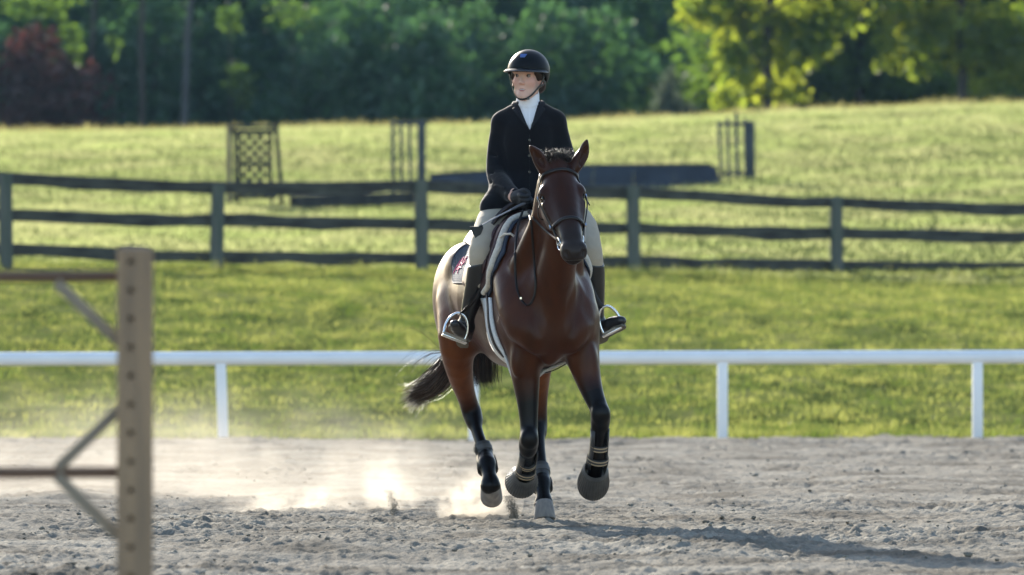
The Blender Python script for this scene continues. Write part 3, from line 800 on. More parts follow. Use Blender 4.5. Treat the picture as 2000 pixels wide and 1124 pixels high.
# grey green feathery shrub
bl = [(0, 0, .6, 1.0, .9, .8), (.15, 0, 1.4, .75, .7, .7), (-.1, .1, 2.1, .42, .4, .6), (-.05, 0, 2.7, .2, .2, .5), (.85, 0, .9, .45, .4, .7), (-.8, 0, .6, .5, .5, .6), (.5, 0, 1.7, .3, .3, .4)]
tree(1310, 172, 3.2, 1.2, 'grey green feathery shrub right of the rider', lf_grey, 420, nleaf=6000, size=.085, r=.04, name='feathery_shrub', group='shrubs along the wood edge', blobs=bl)
# sunlit trees on the right whose boughs hang low towards the meadow
def hung(px, D, H, cw, label, seed, mt, blobs, n, size=.15, r=.16):
    return tree(px, D, H, cw, label, mt, seed, nleaf=n, size=size, r=r, blobs=blobs, group='sunlit trees on the right')
def bl_at(px0, D, lst):
    """lobes from photo positions (px, py, half width px, half height px, depth offset)"""
    X0 = (px0 - 1000) / FPX * D; z0 = float(ground_s(np.array([X0]), np.array([D]))[0]); s = D / FPX
    return [((p - px0) * s, dd, zof(y, D) - z0, a * s, a * s * .8, b * s) for p, y, a, b, dd in lst]
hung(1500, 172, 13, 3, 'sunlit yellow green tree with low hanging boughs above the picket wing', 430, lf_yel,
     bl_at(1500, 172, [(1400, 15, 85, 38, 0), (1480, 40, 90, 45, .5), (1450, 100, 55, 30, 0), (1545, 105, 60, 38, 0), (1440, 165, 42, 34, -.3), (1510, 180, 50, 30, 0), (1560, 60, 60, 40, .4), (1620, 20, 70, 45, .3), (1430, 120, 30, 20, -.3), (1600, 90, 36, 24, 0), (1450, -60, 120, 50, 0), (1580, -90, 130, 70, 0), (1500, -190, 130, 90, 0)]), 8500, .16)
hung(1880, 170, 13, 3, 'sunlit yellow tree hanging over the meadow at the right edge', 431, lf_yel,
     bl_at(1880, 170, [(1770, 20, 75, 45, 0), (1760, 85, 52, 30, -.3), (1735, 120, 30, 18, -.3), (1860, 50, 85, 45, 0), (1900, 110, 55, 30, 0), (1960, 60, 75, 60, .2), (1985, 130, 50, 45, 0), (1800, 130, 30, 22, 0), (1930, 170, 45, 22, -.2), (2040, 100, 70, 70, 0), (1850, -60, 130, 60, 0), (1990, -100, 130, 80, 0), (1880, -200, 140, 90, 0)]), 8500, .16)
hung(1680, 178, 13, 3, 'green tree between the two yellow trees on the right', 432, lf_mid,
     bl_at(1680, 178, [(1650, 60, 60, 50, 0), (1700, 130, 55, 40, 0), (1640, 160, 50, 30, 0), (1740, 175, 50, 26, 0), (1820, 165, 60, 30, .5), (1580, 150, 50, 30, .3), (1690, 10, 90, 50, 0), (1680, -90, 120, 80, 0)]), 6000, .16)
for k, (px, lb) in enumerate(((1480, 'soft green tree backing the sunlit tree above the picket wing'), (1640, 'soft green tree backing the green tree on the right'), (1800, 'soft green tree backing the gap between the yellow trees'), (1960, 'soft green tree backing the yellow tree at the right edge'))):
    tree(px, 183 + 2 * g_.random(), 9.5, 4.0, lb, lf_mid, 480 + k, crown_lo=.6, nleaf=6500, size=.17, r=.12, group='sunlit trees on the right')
sprig(1555, 168, 'yellow green sapling in the shade under the sunlit trees', lf_yel, 510, .28, .30, 110, D=172)
sprig(1420, 190, 'low yellow sapling standing right behind the picket wing', lf_yel, 511, .5, .28, 240, D=166)
for k, (px, D) in enumerate(((1480, 196), (1620, 200), (1760, 192), (1900, 198), (2060, 194), (2250, 188))):
    tree(px, D, 7.0, 3.6, ['dark bush under the first sunlit tree', 'green bush behind the green tree on the right', 'green bush between the yellow trees', 'green bush under the yellow tree at the right edge', 'dark bush at the right edge of the wood', 'dark bush beyond the right edge of the wood'][k], lf_mid if k in (1, 2, 3) else lf_dark, 440 + k, crown_lo=.1, nleaf=4200, size=.2, r=.08, name='wood_edge_bush', group='shrubs along the wood edge')

# the wood carries on round both sides of the field, out of frame
n = 60000; az = R(112) * (2 * rng.random(n) - 1); rad = 120 + 215 * np.cos(az * .80).clip(0, 1) ** 2 + 16 * rng.random(n)
Hh = 15 + 7 * fbm2(az * 9, az * 0, 3, 91); zz = Hh * rng.random(n) ** .8
c = np.stack([np.sin(az) * rad, np.cos(az) * rad - CAM_D, zz + np.where(np.abs(az) < .8, 2.5, -.5)], 1)
t1 = rng.normal(size=(n, 3)); t1 /= np.linalg.norm(t1, axis=1)[:, None]; t2 = np.cross(t1, rng.normal(size=(n, 3))); t2 /= np.linalg.norm(t2, axis=1)[:, None]
s_ = (.6 + .8 * rng.random(n))[:, None]
b_ = np.arange(n)[:, None] * 4
wood = link_mesh('woodland', np_mesh('woodland', np.stack([c - t1 * s_, c + t2 * s_ * .6, c + t1 * s_, c - t2 * s_ * .6], 1).reshape(-1, 3), b_ + np.array([[0, 1, 2, 3]])), lf_dark, smooth=False)
tag(wood, 'far off dark wood closing the field all round', 'wood', kind='stuff')
# ================================================================== HORSE
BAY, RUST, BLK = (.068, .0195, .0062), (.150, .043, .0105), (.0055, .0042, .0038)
FACE, MUZ, CHEST = (.046, .0148, .0066), (.028, .0195, .0165), (.061, .0172, .0056)
RIM = (.060, .044, .037)
horse = empty('horse', (HX, HY, 0), HYAW)
tag(horse, 'bay horse with black legs cantering across the sand under a rider', 'horse')

HF = Field((-.52, -.95, -.02), (.52, 1.98, 2.16), .0085)
# trunk: elliptical sections along y  (y, centre z, half width, half height)
TS = np.array([(-.06, 1.13, .03, .05), (-.03, 1.13, .12, .15), (.03, 1.145, .185, .235), (.12, 1.165, .212, .30), (.25, 1.19, .228, .345), (.40, 1.215, .245, .37),
               (.55, 1.24, .262, .375), (.75, 1.215, .285, .345), (.95, 1.22, .300, .325), (1.15, 1.235, .292, .30), (1.32, 1.25, .28, .28),
               (1.50, 1.25, .26, .265), (1.66, 1.24, .225, .225), (1.78, 1.22, .165, .165), (1.86, 1.24, .06, .07)])
def trunk(X, Y, Z):
    yy = np.asarray(Y, float)
    c = np.interp(yy, TS[:, 0], TS[:, 1]); w = np.interp(yy, TS[:, 0], TS[:, 2]); h = np.interp(yy, TS[:, 0], TS[:, 3])
    e = np.sqrt((X / w) ** 2 + ((Z - c) / h) ** 2)
    d = (e - 1) * np.minimum(w, h) * 0.9
    out = np.maximum(TS[0, 0] - yy, yy - TS[-1, 0])
    return np.maximum(d, out), None
HF.put(trunk, (-.32, -.06, .82), (.32, 1.86, 1.64), .02, col=BAY)
# withers, back line, croup
HF.tube([(0, .30, 1.50, .07), (0, .52, 1.585, .05), (0, .75, 1.53, .06), (0, 1.1, 1.48, .07), (0, 1.36, 1.50, .07), (0, 1.6, 1.43, .06), (0, 1.8, 1.31, .05)], 12, flat=((1, 0, 0), 1.5), k=.10, col=BAY)
for s in (-1, 1):
    # shoulder blade, point of shoulder, breast muscle, triceps
    HF.tube([(s * .10, .42, 1.52, .06), (s * .168, .27, 1.34, .078), (s * .184, .13, 1.17, .078), (s * .172, .06, 1.06, .066)], 8, k=.09, col=BAY)
    HF.ell((s * .085, .0, 1.03), (.095, .07, .115), k=.06, col=CHEST)
    HF.ell((s * .178, .32, 1.06), (.07, .14, .13), k=.08, col=BAY)
    # haunch, thigh, point of hip, buttock
    HF.ell((s * .17, 1.40, 1.28), (.12, .25, .22), k=.09, col=BAY)
    HF.ell((s * .185, 1.50, 1.16), (.10, .22, .26), k=.08, col=BAY)
    HF.ell((s * .20, 1.22, 1.42), (.07, .09, .07), k=.09, col=BAY)
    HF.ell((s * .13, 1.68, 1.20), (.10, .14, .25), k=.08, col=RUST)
    HF.ell((s * .18, 1.17, 1.05), (.08, .13, .13), k=.08, col=BAY)
HF.ell((0, .06, 1.02), (.05, .07, .16), k=.06, col=CHEST)
HF.ell((0, .55, .98), (.20, .35, .13), k=.10, col=BAY)
# groove between the breast muscles
HF.ell((.0, -.115, 1.05), (.018, .04, .13), k=.05, sub=True)

# neck
poll = hpt(1091, 326, -.30)
nose = hpt(1124, 488, -.66)
NK = [(0, .34, 1.36, .235), (.005, .17, 1.47, .205), (.012, .02, 1.60, .165), (poll[0] * .6, -.12, 1.74, .135), (poll[0] * .9, -.235, 1.845, .11)]
HF.tube(NK, 12, flat=((1, 0, 0), .57), k=.08, col=(BAY, BAY, FACE))
HF.tube([(0, .05, 1.24, .13), (.005, -.05, 1.36, .115), (.015, -.13, 1.52, .10), (poll[0] * .7, -.22, 1.67, .085)], 8, flat=((1, 0, 0), .9), k=.09, col=(CHEST, BAY, BAY))
HF.tube([(.135, .12, 1.40, .06), (.085, -.06, 1.62, .05), (poll[0] + .05, -.2, 1.80, .04)], 6, k=.06, col=BAY)
HF.tube([(-.135, .12, 1.40, .06), (-.085, -.06, 1.62, .05), (poll[0] - .05, -.2, 1.80, .04)], 6, k=.06, col=BAY)

# head frame: hl along the nose, hu out of the forehead, hx to the horse's left
hl = (nose - poll).normalized(); HL = (nose - poll).length
view = Vector((-hs * -1.0, -hc, 0)); view = Vector((hs * -1.0, -hc, 0.03)).normalized()
view = (Matrix.Rotation(R(9), 3, 'Z') @ view)
hu = (view - hl * view.dot(hl)).normalized()
hx = hl.cross(hu).normalized()
if hx.x < 0: hx = -hx
HROT = Matrix((hx, hu, hl)).transposed()
KL = HL / .60
def hd(x, u, l): return poll + hx * x + hu * u + hl * (l * KL)
def hr(rows): return [tuple(hd(x, u, l)) + (r,) for x, u, l, r in rows]
hxv = tuple(hx)
HF.tube(hr([(0, -.095, -.03, .075), (0, -.085, .06, .088), (0, -.082, .15, .092), (0, -.074, .25, .082), (0, -.064, .36, .066), (0, -.056, .46, .056), (0, -.052, .55, .050)]), 14, flat=(hxv, 1.10), k=.03, col=(FACE, FACE, MUZ))
HF.tube(hr([(0, -.045, .0, .05), (0, -.030, .12, .058), (0, -.024, .24, .046), (0, -.020, .36, .034), (0, -.022, .48, .030)]), 10, flat=(hxv, 1.35), k=.03, col=(FACE, FACE, MUZ))
for s in (-1, 1):
    HF.ell(hd(s * .062, -.135, .20), (.038, .085, .115), HROT, k=.05, col=FACE)
    HF.tube(hr([(s * .088, -.055, .115, .020), (s * .099, -.045, .155, .020), (s * .096, -.06, .21, .018), (s * .076, -.062, .30, .018), (s * .058, -.055, .38, .014)]), 10, k=.03, col=FACE)
    HF.ell(hd(s * .096, -.036, .150), (.022, .022, .034), HROT, k=.025, col=FACE)
    HF.ell(hd(s * .105, -.052, .183), (.016, .018, .021), HROT, k=.012, sub=True)
    HF.ell(hd(s * .043, -.038, .565), (.026, .034, .040), HROT, k=.02, col=RIM)
    HF.ell(hd(s * .030, -.06, .585), (.03, .04, .030), HROT, k=.025, col=MUZ)
HF.ell(hd(0, -.055, .565), (.052, .045, .05), HROT, k=.03, col=MUZ)
HF.ell(hd(0, -.102, .570), (.040, .034, .040), HROT, k=.02, col=MUZ)
HF.ell(hd(0, -.078, .622), (.06, .006, .022), HROT, k=.012, sub=True)
for s in (-1, 1):
    HF.ell(hd(s * .046, -.022, .612), (.0125, .024, .030), Matrix.Rotation(R(-16 * s), 3, hl) @ HROT, k=.008, sub=True)
# forehead bulge, ears
HF.ell(hd(0, -.035, .07), (.062, .035, .08), HROT, k=.04, col=FACE)
ear_specs = [(-1, hpt(1063, 331, -.285), hpt(1049, 303, -.285), hpt(1034, 284, -.29), hpt(1057, 300, -.40)),
             (1, hpt(1122, 328, -.285), hpt(1139, 300, -.285), hpt(1147, 271, -.29), hpt(1146, 300, -.40))]
for s, a, b, c, cup in ear_specs:
    HF.tube([tuple(a) + (.034,), tuple(a.lerp(b, .55)) + (.036,), tuple(b) + (.032,), tuple(b.lerp(c, .55)) + (.021,), tuple(c) + (.005,)], 10, k=.025, col=FACE)
    m = a.lerp(b, 1.0) * .92 + cup * .08
    ax = (c - a).normalized()
    fr = Vector((s * .30, -1, 0)); fr = (fr - ax * fr.dot(ax)).normalized()
    q = Matrix((ax.cross(fr), fr, ax)).transposed()
    HF.ell(b.lerp(a, .12) + fr * .028, (.021, .026, .060), q, k=.008, sub=True)

# legs: centre line (photo x, photo y, local depth, radius)
def leg(rows, n=14, **kw):
    HF.tube([tuple(hpt(a, b, y)) + (r,) for a, b, y, r in rows], n, **kw)
BK = BLK
# right fore (lifted and folding back)
leg([(1020, 632, .20, .098), (1023, 690, .19, .088), (1027, 740, .175, .074), (1031, 790, .155, .056), (1033, 832, .14, .047), (1033, 860, .13, .050), (1031, 878, .16, .044)], col=(BAY, BAY, CHEST, BK, BK, BK, BK), k=.05)
leg([(1032, 868, .15, .042), (1031, 890, .24, .034), (1028, 912, .345, .034)], 6, col=BK, k=.03)
leg([(1028, 905, .33, .040), (1026, 921, .37, .044), (1023, 934, .42, .038), (1018, 946, .47, .042)], 6, col=BK, k=.02)
HF.ell(hpt(1033, 858, .09), (.044, .03, .05), k=.03, col=BK)
# left fore (reaching)
leg([(1132, 628, .17, .108), (1137, 690, .12, .092), (1147, 735, .07, .072), (1159, 772, .02, .056), (1169, 796, -.015, .050), (1173, 812, -.025, .051), (1172, 832, -.01, .043)], col=(BAY, BAY, CHEST, BK, BK, BK, BK), k=.05)
leg([(1172, 824, -.01, .041), (1170, 855, .02, .034), (1168, 885, .055, .034)], 6, col=BK, k=.03)
leg([(1168, 880, .05, .038), (1166, 897, .07, .044), (1163, 918, .10, .038), (1159, 938, .13, .042)], 6, col=BK, k=.02)
HF.ell(hpt(1173, 809, -.06), (.046, .03, .052), k=.03, col=BK)
# right hind (behind, pushing off)
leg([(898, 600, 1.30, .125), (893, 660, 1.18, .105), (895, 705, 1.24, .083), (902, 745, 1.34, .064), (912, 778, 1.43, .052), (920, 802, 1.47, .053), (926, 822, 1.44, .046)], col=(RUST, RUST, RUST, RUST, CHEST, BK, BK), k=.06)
leg([(923, 808, 1.46, .046), (931, 840, 1.39, .036), (942, 873, 1.30, .036), (950, 900, 1.24, .038)], 8, flat=((1, 0, 0), .9), col=BK, k=.03)
leg([(949, 892, 1.25, .038), (951, 906, 1.205, .051), (953, 917, 1.18, .044), (955, 928, 1.15, .039), (957, 938, 1.13, .046), (958, 948, 1.12, .057)], 12, col=BK, k=.015)
HF.ell(hpt(921, 800, 1.52), (.035, .045, .055), k=.03, col=BK)
# left hind (landing under the body)
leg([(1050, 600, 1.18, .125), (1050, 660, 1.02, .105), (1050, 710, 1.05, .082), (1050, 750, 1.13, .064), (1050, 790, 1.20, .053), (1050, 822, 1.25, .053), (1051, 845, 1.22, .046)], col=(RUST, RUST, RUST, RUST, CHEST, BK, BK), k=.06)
leg([(1050, 830, 1.23, .046), (1053, 870, 1.14, .036), (1057, 910, 1.05, .036), (1059, 935, 1.0, .038)], 8, flat=((1, 0, 0), .9), col=BK, k=.03)
leg([(1058, 930, 1.0, .038), (1059, 944, .97, .050), (1060, 957, .935, .043), (1061, 967, .91, .039), (1062, 977, .895, .046), (1062, 985, .89, .054)], 12, col=BK, k=.015)
HF.ell(hpt(1050, 822, 1.30), (.035, .045, .055), k=.03, col=BK)
# forearm muscle, tendons behind the cannons, wrinkled folds at the elbows
for a_, b_, y_, s_ in ((1010, 705, .11, 1), (1036, 700, .12, 1), (1123, 700, .05, 1), (1152, 705, .04, 1)):
    HF.ell(hpt(a_, b_, y_), (.034, .035, .085), k=.035, col=BAY)
leg([(1034, 880, .225, .016), (1031, 898, .30, .015), (1028, 914, .375, .018)], 6, col=BK, k=.012)
leg([(1172, 834, .035, .016), (1170, 862, .055, .015), (1168, 888, .09, .018)], 6, col=BK, k=.012)
leg([(934, 838, 1.43, .016), (944, 870, 1.345, .015), (951, 895, 1.29, .018)], 6, col=BK, k=.012)
leg([(1052, 856, 1.215, .016), (1056, 895, 1.125, .015), (1059, 930, 1.045, .018)], 6, col=BK, k=.012)
HF.tube([(-.155, -.005, 1.26, .012), (-.12, -.055, 1.14, .010), (-.09, -.075, 1.02, .007)], 8, k=.03, sub=True)
HF.tube([(.155, -.005, 1.26, .012), (.12, -.055, 1.14, .010), (.09, -.075, 1.02, .007)], 8, k=.03, sub=True)
# sheath / belly line behind the girth
HF.ell((0, .9, .93), (.12, .3, .08), k=.08, col=BAY)

coat = mat('bay_coat', BAY, rough=.33, spec=.17, sheen=.04, attr=True, var=.34, scale=14, bump=.13, bscale=110, stretch=(1, 1, .4))
me = HF.mesh('horse_body', smooth=4, tau=.02)
body = link_mesh('body', me, coat, horse)
HBVH = HF.bvh()

black_horn = mat('dark_horn', (.16, .15, .145), rough=.6, var=.35, scale=14, col2=(.30, .28, .26), bump=.2, bscale=40, stretch=(1, 1, .35))
hoof_mat = mat('hoof_horn', (.26, .235, .21), rough=.65, var=.4, scale=10, col2=(.14, .13, .125), bump=.25, bscale=50, stretch=(3, 3, .6))
rubber = mat('grey_rubber', (.045, .043, .042), rough=.55, var=.35, scale=12, col2=(.10, .095, .088))
dark_strap = mat('boot_shell', (.028, .027, .027), rough=.42, var=.3, scale=20, col2=(.05, .046, .042))
tan_trim = mat('tan_trim', (.42, .31, .19), rough=.7)
eye_mat = mat('horse_eye', (.02, .010, .006), rough=.05, spec=.8)

def bare_hoof(cor, toe, wtop, wbot, fwd):
    """hoof: flaring oval wall from the coronet to the ground edge"""
    cor, toe = Vector(cor), Vector(toe); ax = (toe - cor); h = ax.length
    m = MB()
    m.lathe(cor, ax, [(0.01, -.012), (wtop * .85, -.008), (wtop, .004), (wtop * 1.02, .015), (wtop * .3 + wbot * .7, h * .6), (wbot, h * .93), (wbot * .96, h), (wbot * .80, h + .003), (wbot * .74, h - .008), (0.01, h - .012)], 24, up=fwd, sx=.92)
    return m.build('hoof', hoof_mat, horse)
bare_hoof(hpt(958, 946, 1.115), hpt(960, 974, 1.215), .058, .066, (0, -1, 0))
bare_hoof(hpt(1062, 981, .885), hpt(1064, 1015, .855), .053, .064, (0, -1, 0))

def bell_boot(top, end, r0, r1):
    """ribbed rubber bell boot round a front hoof, open at both ends, hoof inside"""
    top, end = Vector(top), Vector(end); ax = end - top; h = ax.length
    m = MB(); seg = 72
    prof = [(r0 * .90, .03), (r0 * .93, .0), (r0 * 1.02, -.008), (r0 * 1.10, .0), (r0 * 1.22, .016)]
    m.lathe(top, ax, prof, seg)
    o = m.build('bell_boot', rubber, horse)
    m = MB()
    pr = [(r0 * 1.20, .014), (r0 * .5 + r1 * .55, h * .33), (r1 * .985, h * .55), (r1, h * .72), (r1 * .95, h * .9), (r1 * .86, h), (r1 * .80, h - .004), (r1 * .9, h * .75)]
    m.lathe(top, ax, pr, seg, ribs=1, rib_d=.022)
    m.build('ribbed_skirt', rubber, o, angle=25)
    m = MB()
    m.lathe(top, ax, [(.01, .06), (.048, .05), (.052, .04), (.060, h * .7), (.062, h * .98), (.01, h * .96)], 20)
    m.build('hoof', hoof_mat, horse)
bell_boot(hpt(1024, 927, .385), hpt(1016, 948, .52), .052, .088)
bell_boot(hpt(1163, 917, .065), hpt(1157, 956, .235), .058, .084)

def tube_between(rows, seg=14):
    pts = [hpt(a, b, y) for a, b, y, r in rows]; return pts, [r[3] for r in rows]
def open_boot(rows, straps):
    """open-fronted tendon boot: hard shell cupping the back and sides, straps across the front with pale edging"""
    pts, rad = tube_between(rows); m = MB(); seg = 20; rings = []
    for i, p in enumerate(pts):
        t = (pts[min(i + 1, len(pts) - 1)] - pts[max(i - 1, 0)]).normalized()
        f = Vector((0, -1, 0)); f = (f - t * f.dot(t)).normalized(); b = t.cross(f)
        rings.append([m.bm.verts.new(p + (f * math.cos(a) + b * math.sin(a)) * rad[i]) for a in np.linspace(R(48), R(312), seg)])
    for i in range(len(rings) - 1):
        for j in range(seg - 1):
            m.bm.faces.new((rings[i][j], rings[i][j + 1], rings[i + 1][j + 1], rings[i + 1][j]))
    o = m.build('tendon_boot', dark_strap, horse)
    md = o.modifiers.new('shell', 'SOLIDIFY'); md.thickness = .006; md.offset = 1
    for tpos in straps:
        f = tpos * (len(pts) - 1); i = min(int(f), len(pts) - 2); u = f - i
        c = pts[i].lerp(pts[i + 1], u); r = rad[i] + (rad[i + 1] - rad[i]) * u; ax = (pts[i + 1] - pts[i]).normalized()
        st = MB().lathe(c - ax * .014, ax, [(r * .8, .0), (r * 1.09, .0), (r * 1.11, .006), (r * 1.11, .022), (r * 1.09, .028), (r * .8, .028)], 24).build('strap', dark_strap, o)
        for e in (0.003, .021):
            MB().lathe(c - ax * .014, ax, [(r * 1.0, e), (r * 1.125, e), (r * 1.135, e + .003), (r * 1.125, e + .006), (r * 1.0, e + .006)], 24).build('edging', tan_trim, o)
    return o
open_boot([(1172, 838, .00, .045), (1171, 860, .025, .044), (1169, 885, .055, .045), (1167, 898, .075, .054), (1165, 912, .095, .053)], (.38, .72))
open_boot([(1033, 884, .20, .044), (1031, 898, .27, .043), (1028, 914, .345, .046), (1025, 928, .38, .052)], (.45, .85))
def ankle_boot(rows):
    pts, rad = tube_between(rows)
    o = MB().tube(pts, rad, 18).build('ankle_boot', dark_strap, horse)
    MB().tube([pts[0].lerp(pts[1], .35), pts[0].lerp(pts[1], .75)], [rad[0] * 1.09, rad[1] * 1.09], 18).build('strap', rubber, o)
    q = pts[0].lerp(pts[1], .55)
    MB().box(q + Vector((-.052, -.01, 0)), (.008, .03, .03)).build('strap_tab', dark_strap, o)
ankle_boot([(942, 868, 1.31, .046), (947, 888, 1.275, .046), (950, 897, 1.265, .043)])
ankle_boot([(1056, 910, 1.05, .046), (1058, 930, 1.005, .046), (1058.5, 938, .995, .043)])
def boot_cup(rows, sgn):
    pts, rad = tube_between(rows); m = MB(); rings = []
    for i, p in enumerate(pts):
        t = (pts[min(i + 1, len(pts) - 1)] - pts[max(i - 1, 0)]).normalized()
        f = Vector((0, -1, 0)); f = (f - t * f.dot(t)).normalized(); b = t.cross(f)
        rings.append([m.bm.verts.new(p + (f * math.cos(a) + b * math.sin(a)) * rad[i]) for a in np.linspace(R(62), R(298), 16)])
    for i in range(len(rings) - 1):
        for j in range(15): m.bm.faces.new((rings[i][j], rings[i][j + 1], rings[i + 1][j + 1], rings[i + 1][j]))
    o = m.build('boot_cup', dark_strap, horse); md = o.modifiers.new('shell', 'SOLIDIFY'); md.thickness = .006; md.offset = 1
boot_cup([(949, 893, 1.27, .046), (951, 905, 1.23, .051), (953, 918, 1.19, .052)], 1)
boot_cup([(1058, 935, 1.0, .046), (1059, 945, .97, .051), (1060, 956, .945, .050)], 1)

# eyes
for s in (-1, 1):
    bm = bmesh.new(); bmesh.ops.create_uvsphere(bm, u_segments=16, v_segments=10, radius=.0185)
    me = bpy.data.meshes.new('eye'); bm.to_mesh(me); bm.free()
    o = link_mesh('eye', me, eye_mat, horse); o.location = hd(s * .0955, -.050, .183)
    m = MB(); rows = []
    for t in np.linspace(0, 1, 7):
        rows.append(hd(s * (.108 - .012 * abs(t - .5)), -.030 - .014 * (t - .5) ** 2, .160 + .044 * t))
    m.tube(rows, [.002, .004, .0055, .006, .0055, .004, .002], 8).build('eyelid', coat, horse)

# hair strands: bundles of thin tapering blades
def strands(name, mats, guides, parent, width, nseg=9):
    V = []; F = []; MI = []
    for gi, (pts, mi) in enumerate(guides):
        P = spline(pts, nseg); T = np.gradient(P, axis=0)
        side = np.cross(T, rng.normal(size=3)); side /= (np.linalg.norm(side, axis=1)[:, None] + 1e-9)
        w = width * (0.6 + .8 * rng.random()) * np.linspace(1, .15, nseg)[:, None] ** .7
        b = len(V) and sum(len(v) for v in V)
        V.append(np.concatenate([P - side * w, P + side * w]))
        for i in range(nseg - 1):
            F.append((b + i, b + i + 1, b + nseg + i + 1, b + nseg + i)); MI.append(mi)
    me = np_mesh(name, np.concatenate(V), F)
    for m_ in mats: me.materials.append(m_)
    me.polygons.foreach_set('material_index', np.array(MI, np.int32))
    return link_mesh(name, me, None, parent)
hair_blk = mat('black_hair', (.017, .012, .010), rough=.5, spec=.3)
hair_brn = mat('brown_hair', (.085, .048, .030), rough=.5, spec=.3)
hair_pale = mat('backlit_hair', (.19, .145, .11), rough=.5, spec=.3)  # pale strands: backlight on tail ends and mane tuft put into the hair colour

# tail: a dock bending down behind the thighs, then a long switch swung out to the horse's right
dock = [(0, 1.80, 1.42), (0, 1.93, 1.40), (-.01, 1.99, 1.28), (-.02, 2.0, 1.12)]
HFt = Field((-.15, 1.65, .95), (.12, 2.12, 1.52), .009)
HFt.tube([p + (r,) for p, r in zip(dock, (.05, .045, .04, .03))], 10, col=BLK)
g = []
for i in range(3600):
    t0 = rng.random() ** .8
    base = spline(dock, 20)[int(t0 * 19)]
    a = rng.random() * 6.28; rr = .03 + .03 * rng.random()
    base = base + np.array([math.cos(a) * rr, math.sin(a) * rr * .7, 0])
    u, v = rng.normal(), rng.normal()
    drop = .62 + .3 * rng.random()
    # one mass hangs straight between the hind legs, the rest sweeps to the photo's left
    if i % 5 < 2:
        px0 = np.array(hpt(938 + 15 * u, 690, 1.95)); px1 = np.array(hpt(940 + 15 * u, 722 + 10 * v, 1.97)); px2 = np.array(hpt(944 + 15 * u, 742 + 9 * v, 1.99))
        g.append(([base, (base + px0) / 2 + np.array([.0, .02, .02]), px0, px1, px2], 0 if rng.random() < .85 else 1))
    else:
        q = rng.random(); lane = rng.random()
        e = 1 - .5 * q ** 1.4
        p1 = np.array(hpt(905 + 10 * u - 8 * lane, 668 + 26 * lane + 7 * v, 1.98))
        p2 = np.array(hpt(862 + 7 * u, 715 + 42 * lane + 7 * v, 2.0 + .05 * u))
        p3 = np.array(hpt(826 + 8 * u, 752 + 22 * lane + 7 * v, 2.02 + .05 * v))
        p4 = np.array(hpt(798 + 12 * u + 26 * q, 778 + 12 * v + 8 * lane - 10 * q, 2.03))
        g.append(([base, p1, p2, p3, p4], 0 if rng.random() < .32 else (1 if rng.random() < .62 else 2)))
for i in range(22):     # flyaway wisps
    u, v = rng.normal(), rng.normal()
    p0 = np.array(hpt(875 + 6 * u, 690, 1.95))
    g.append(([p0, np.array(hpt(845 + 8 * u, 690 + 12 * v, 1.97)), np.array(hpt(820 + 12 * u, 705 + 25 * v, 1.98)), np.array(hpt(800 + 16 * u, 730 + 32 * v, 2.0))], 1))
tail = strands('tail', (hair_blk, hair_brn, hair_pale), g, horse, .0013, 12)
me = HFt.mesh('dock', smooth=3); link_mesh('dock', me, hair_blk, tail)

# mane: short bristly tuft behind the ears, then a fringe along the crest
g = []
for i in range(3400):
    t = rng.random() ** 2.2 * .6; u = rng.normal()
    c = np.array(hd(.024 * u, -.085, -.03)) * (1 - t) + np.array((poll[0] * .5, -.05, 1.80)) * t
    c[0] += .012 * rng.normal()
    L = .085 + .055 * rng.random()
    tip = c + np.array([(.025 if rng.random() < .5 else -.02) + .022 * rng.normal(), -.04 + .025 * rng.normal(), L * (1 - .3 * rng.random())]) 
    mid = (c + tip) / 2 + np.array([0, -.0, .02])
    g.append(([c, mid, tip, tip + np.array([.012 * rng.normal(), -.02, -.012])], 0 if rng.random() < .72 else 2))
for i in range(260):    # forelock lying on the forehead
    u = rng.normal(); s = hd(.018 * u, -.03, -.03)
    g.append(([s, hd(.026 * u, .012, .005), hd(.03 * u + .01, .012, .05 + .02 * rng.random())], 0))
for i in range(700):    # crest, falling on the horse's left
    t = rng.random(); P = np.array([(poll[0] * .95, -.20, 1.945), (poll[0] * .7, -.06, 1.88), (.012, .10, 1.78), (.004, .28, 1.665), (0, .42, 1.60)])
    c = spline(P, 40)[int(t * 39)]; u = rng.normal()
    g.append(([c, c + np.array([.03, .0, .012]), c + np.array([.075 + .01 * u, -.01, -.05]), c + np.array([.10, -.02 + .02 * u, -.11])], 0))
strands('mane', (hair_blk, hair_brn, hair_pale), g, horse, .0010, 7)
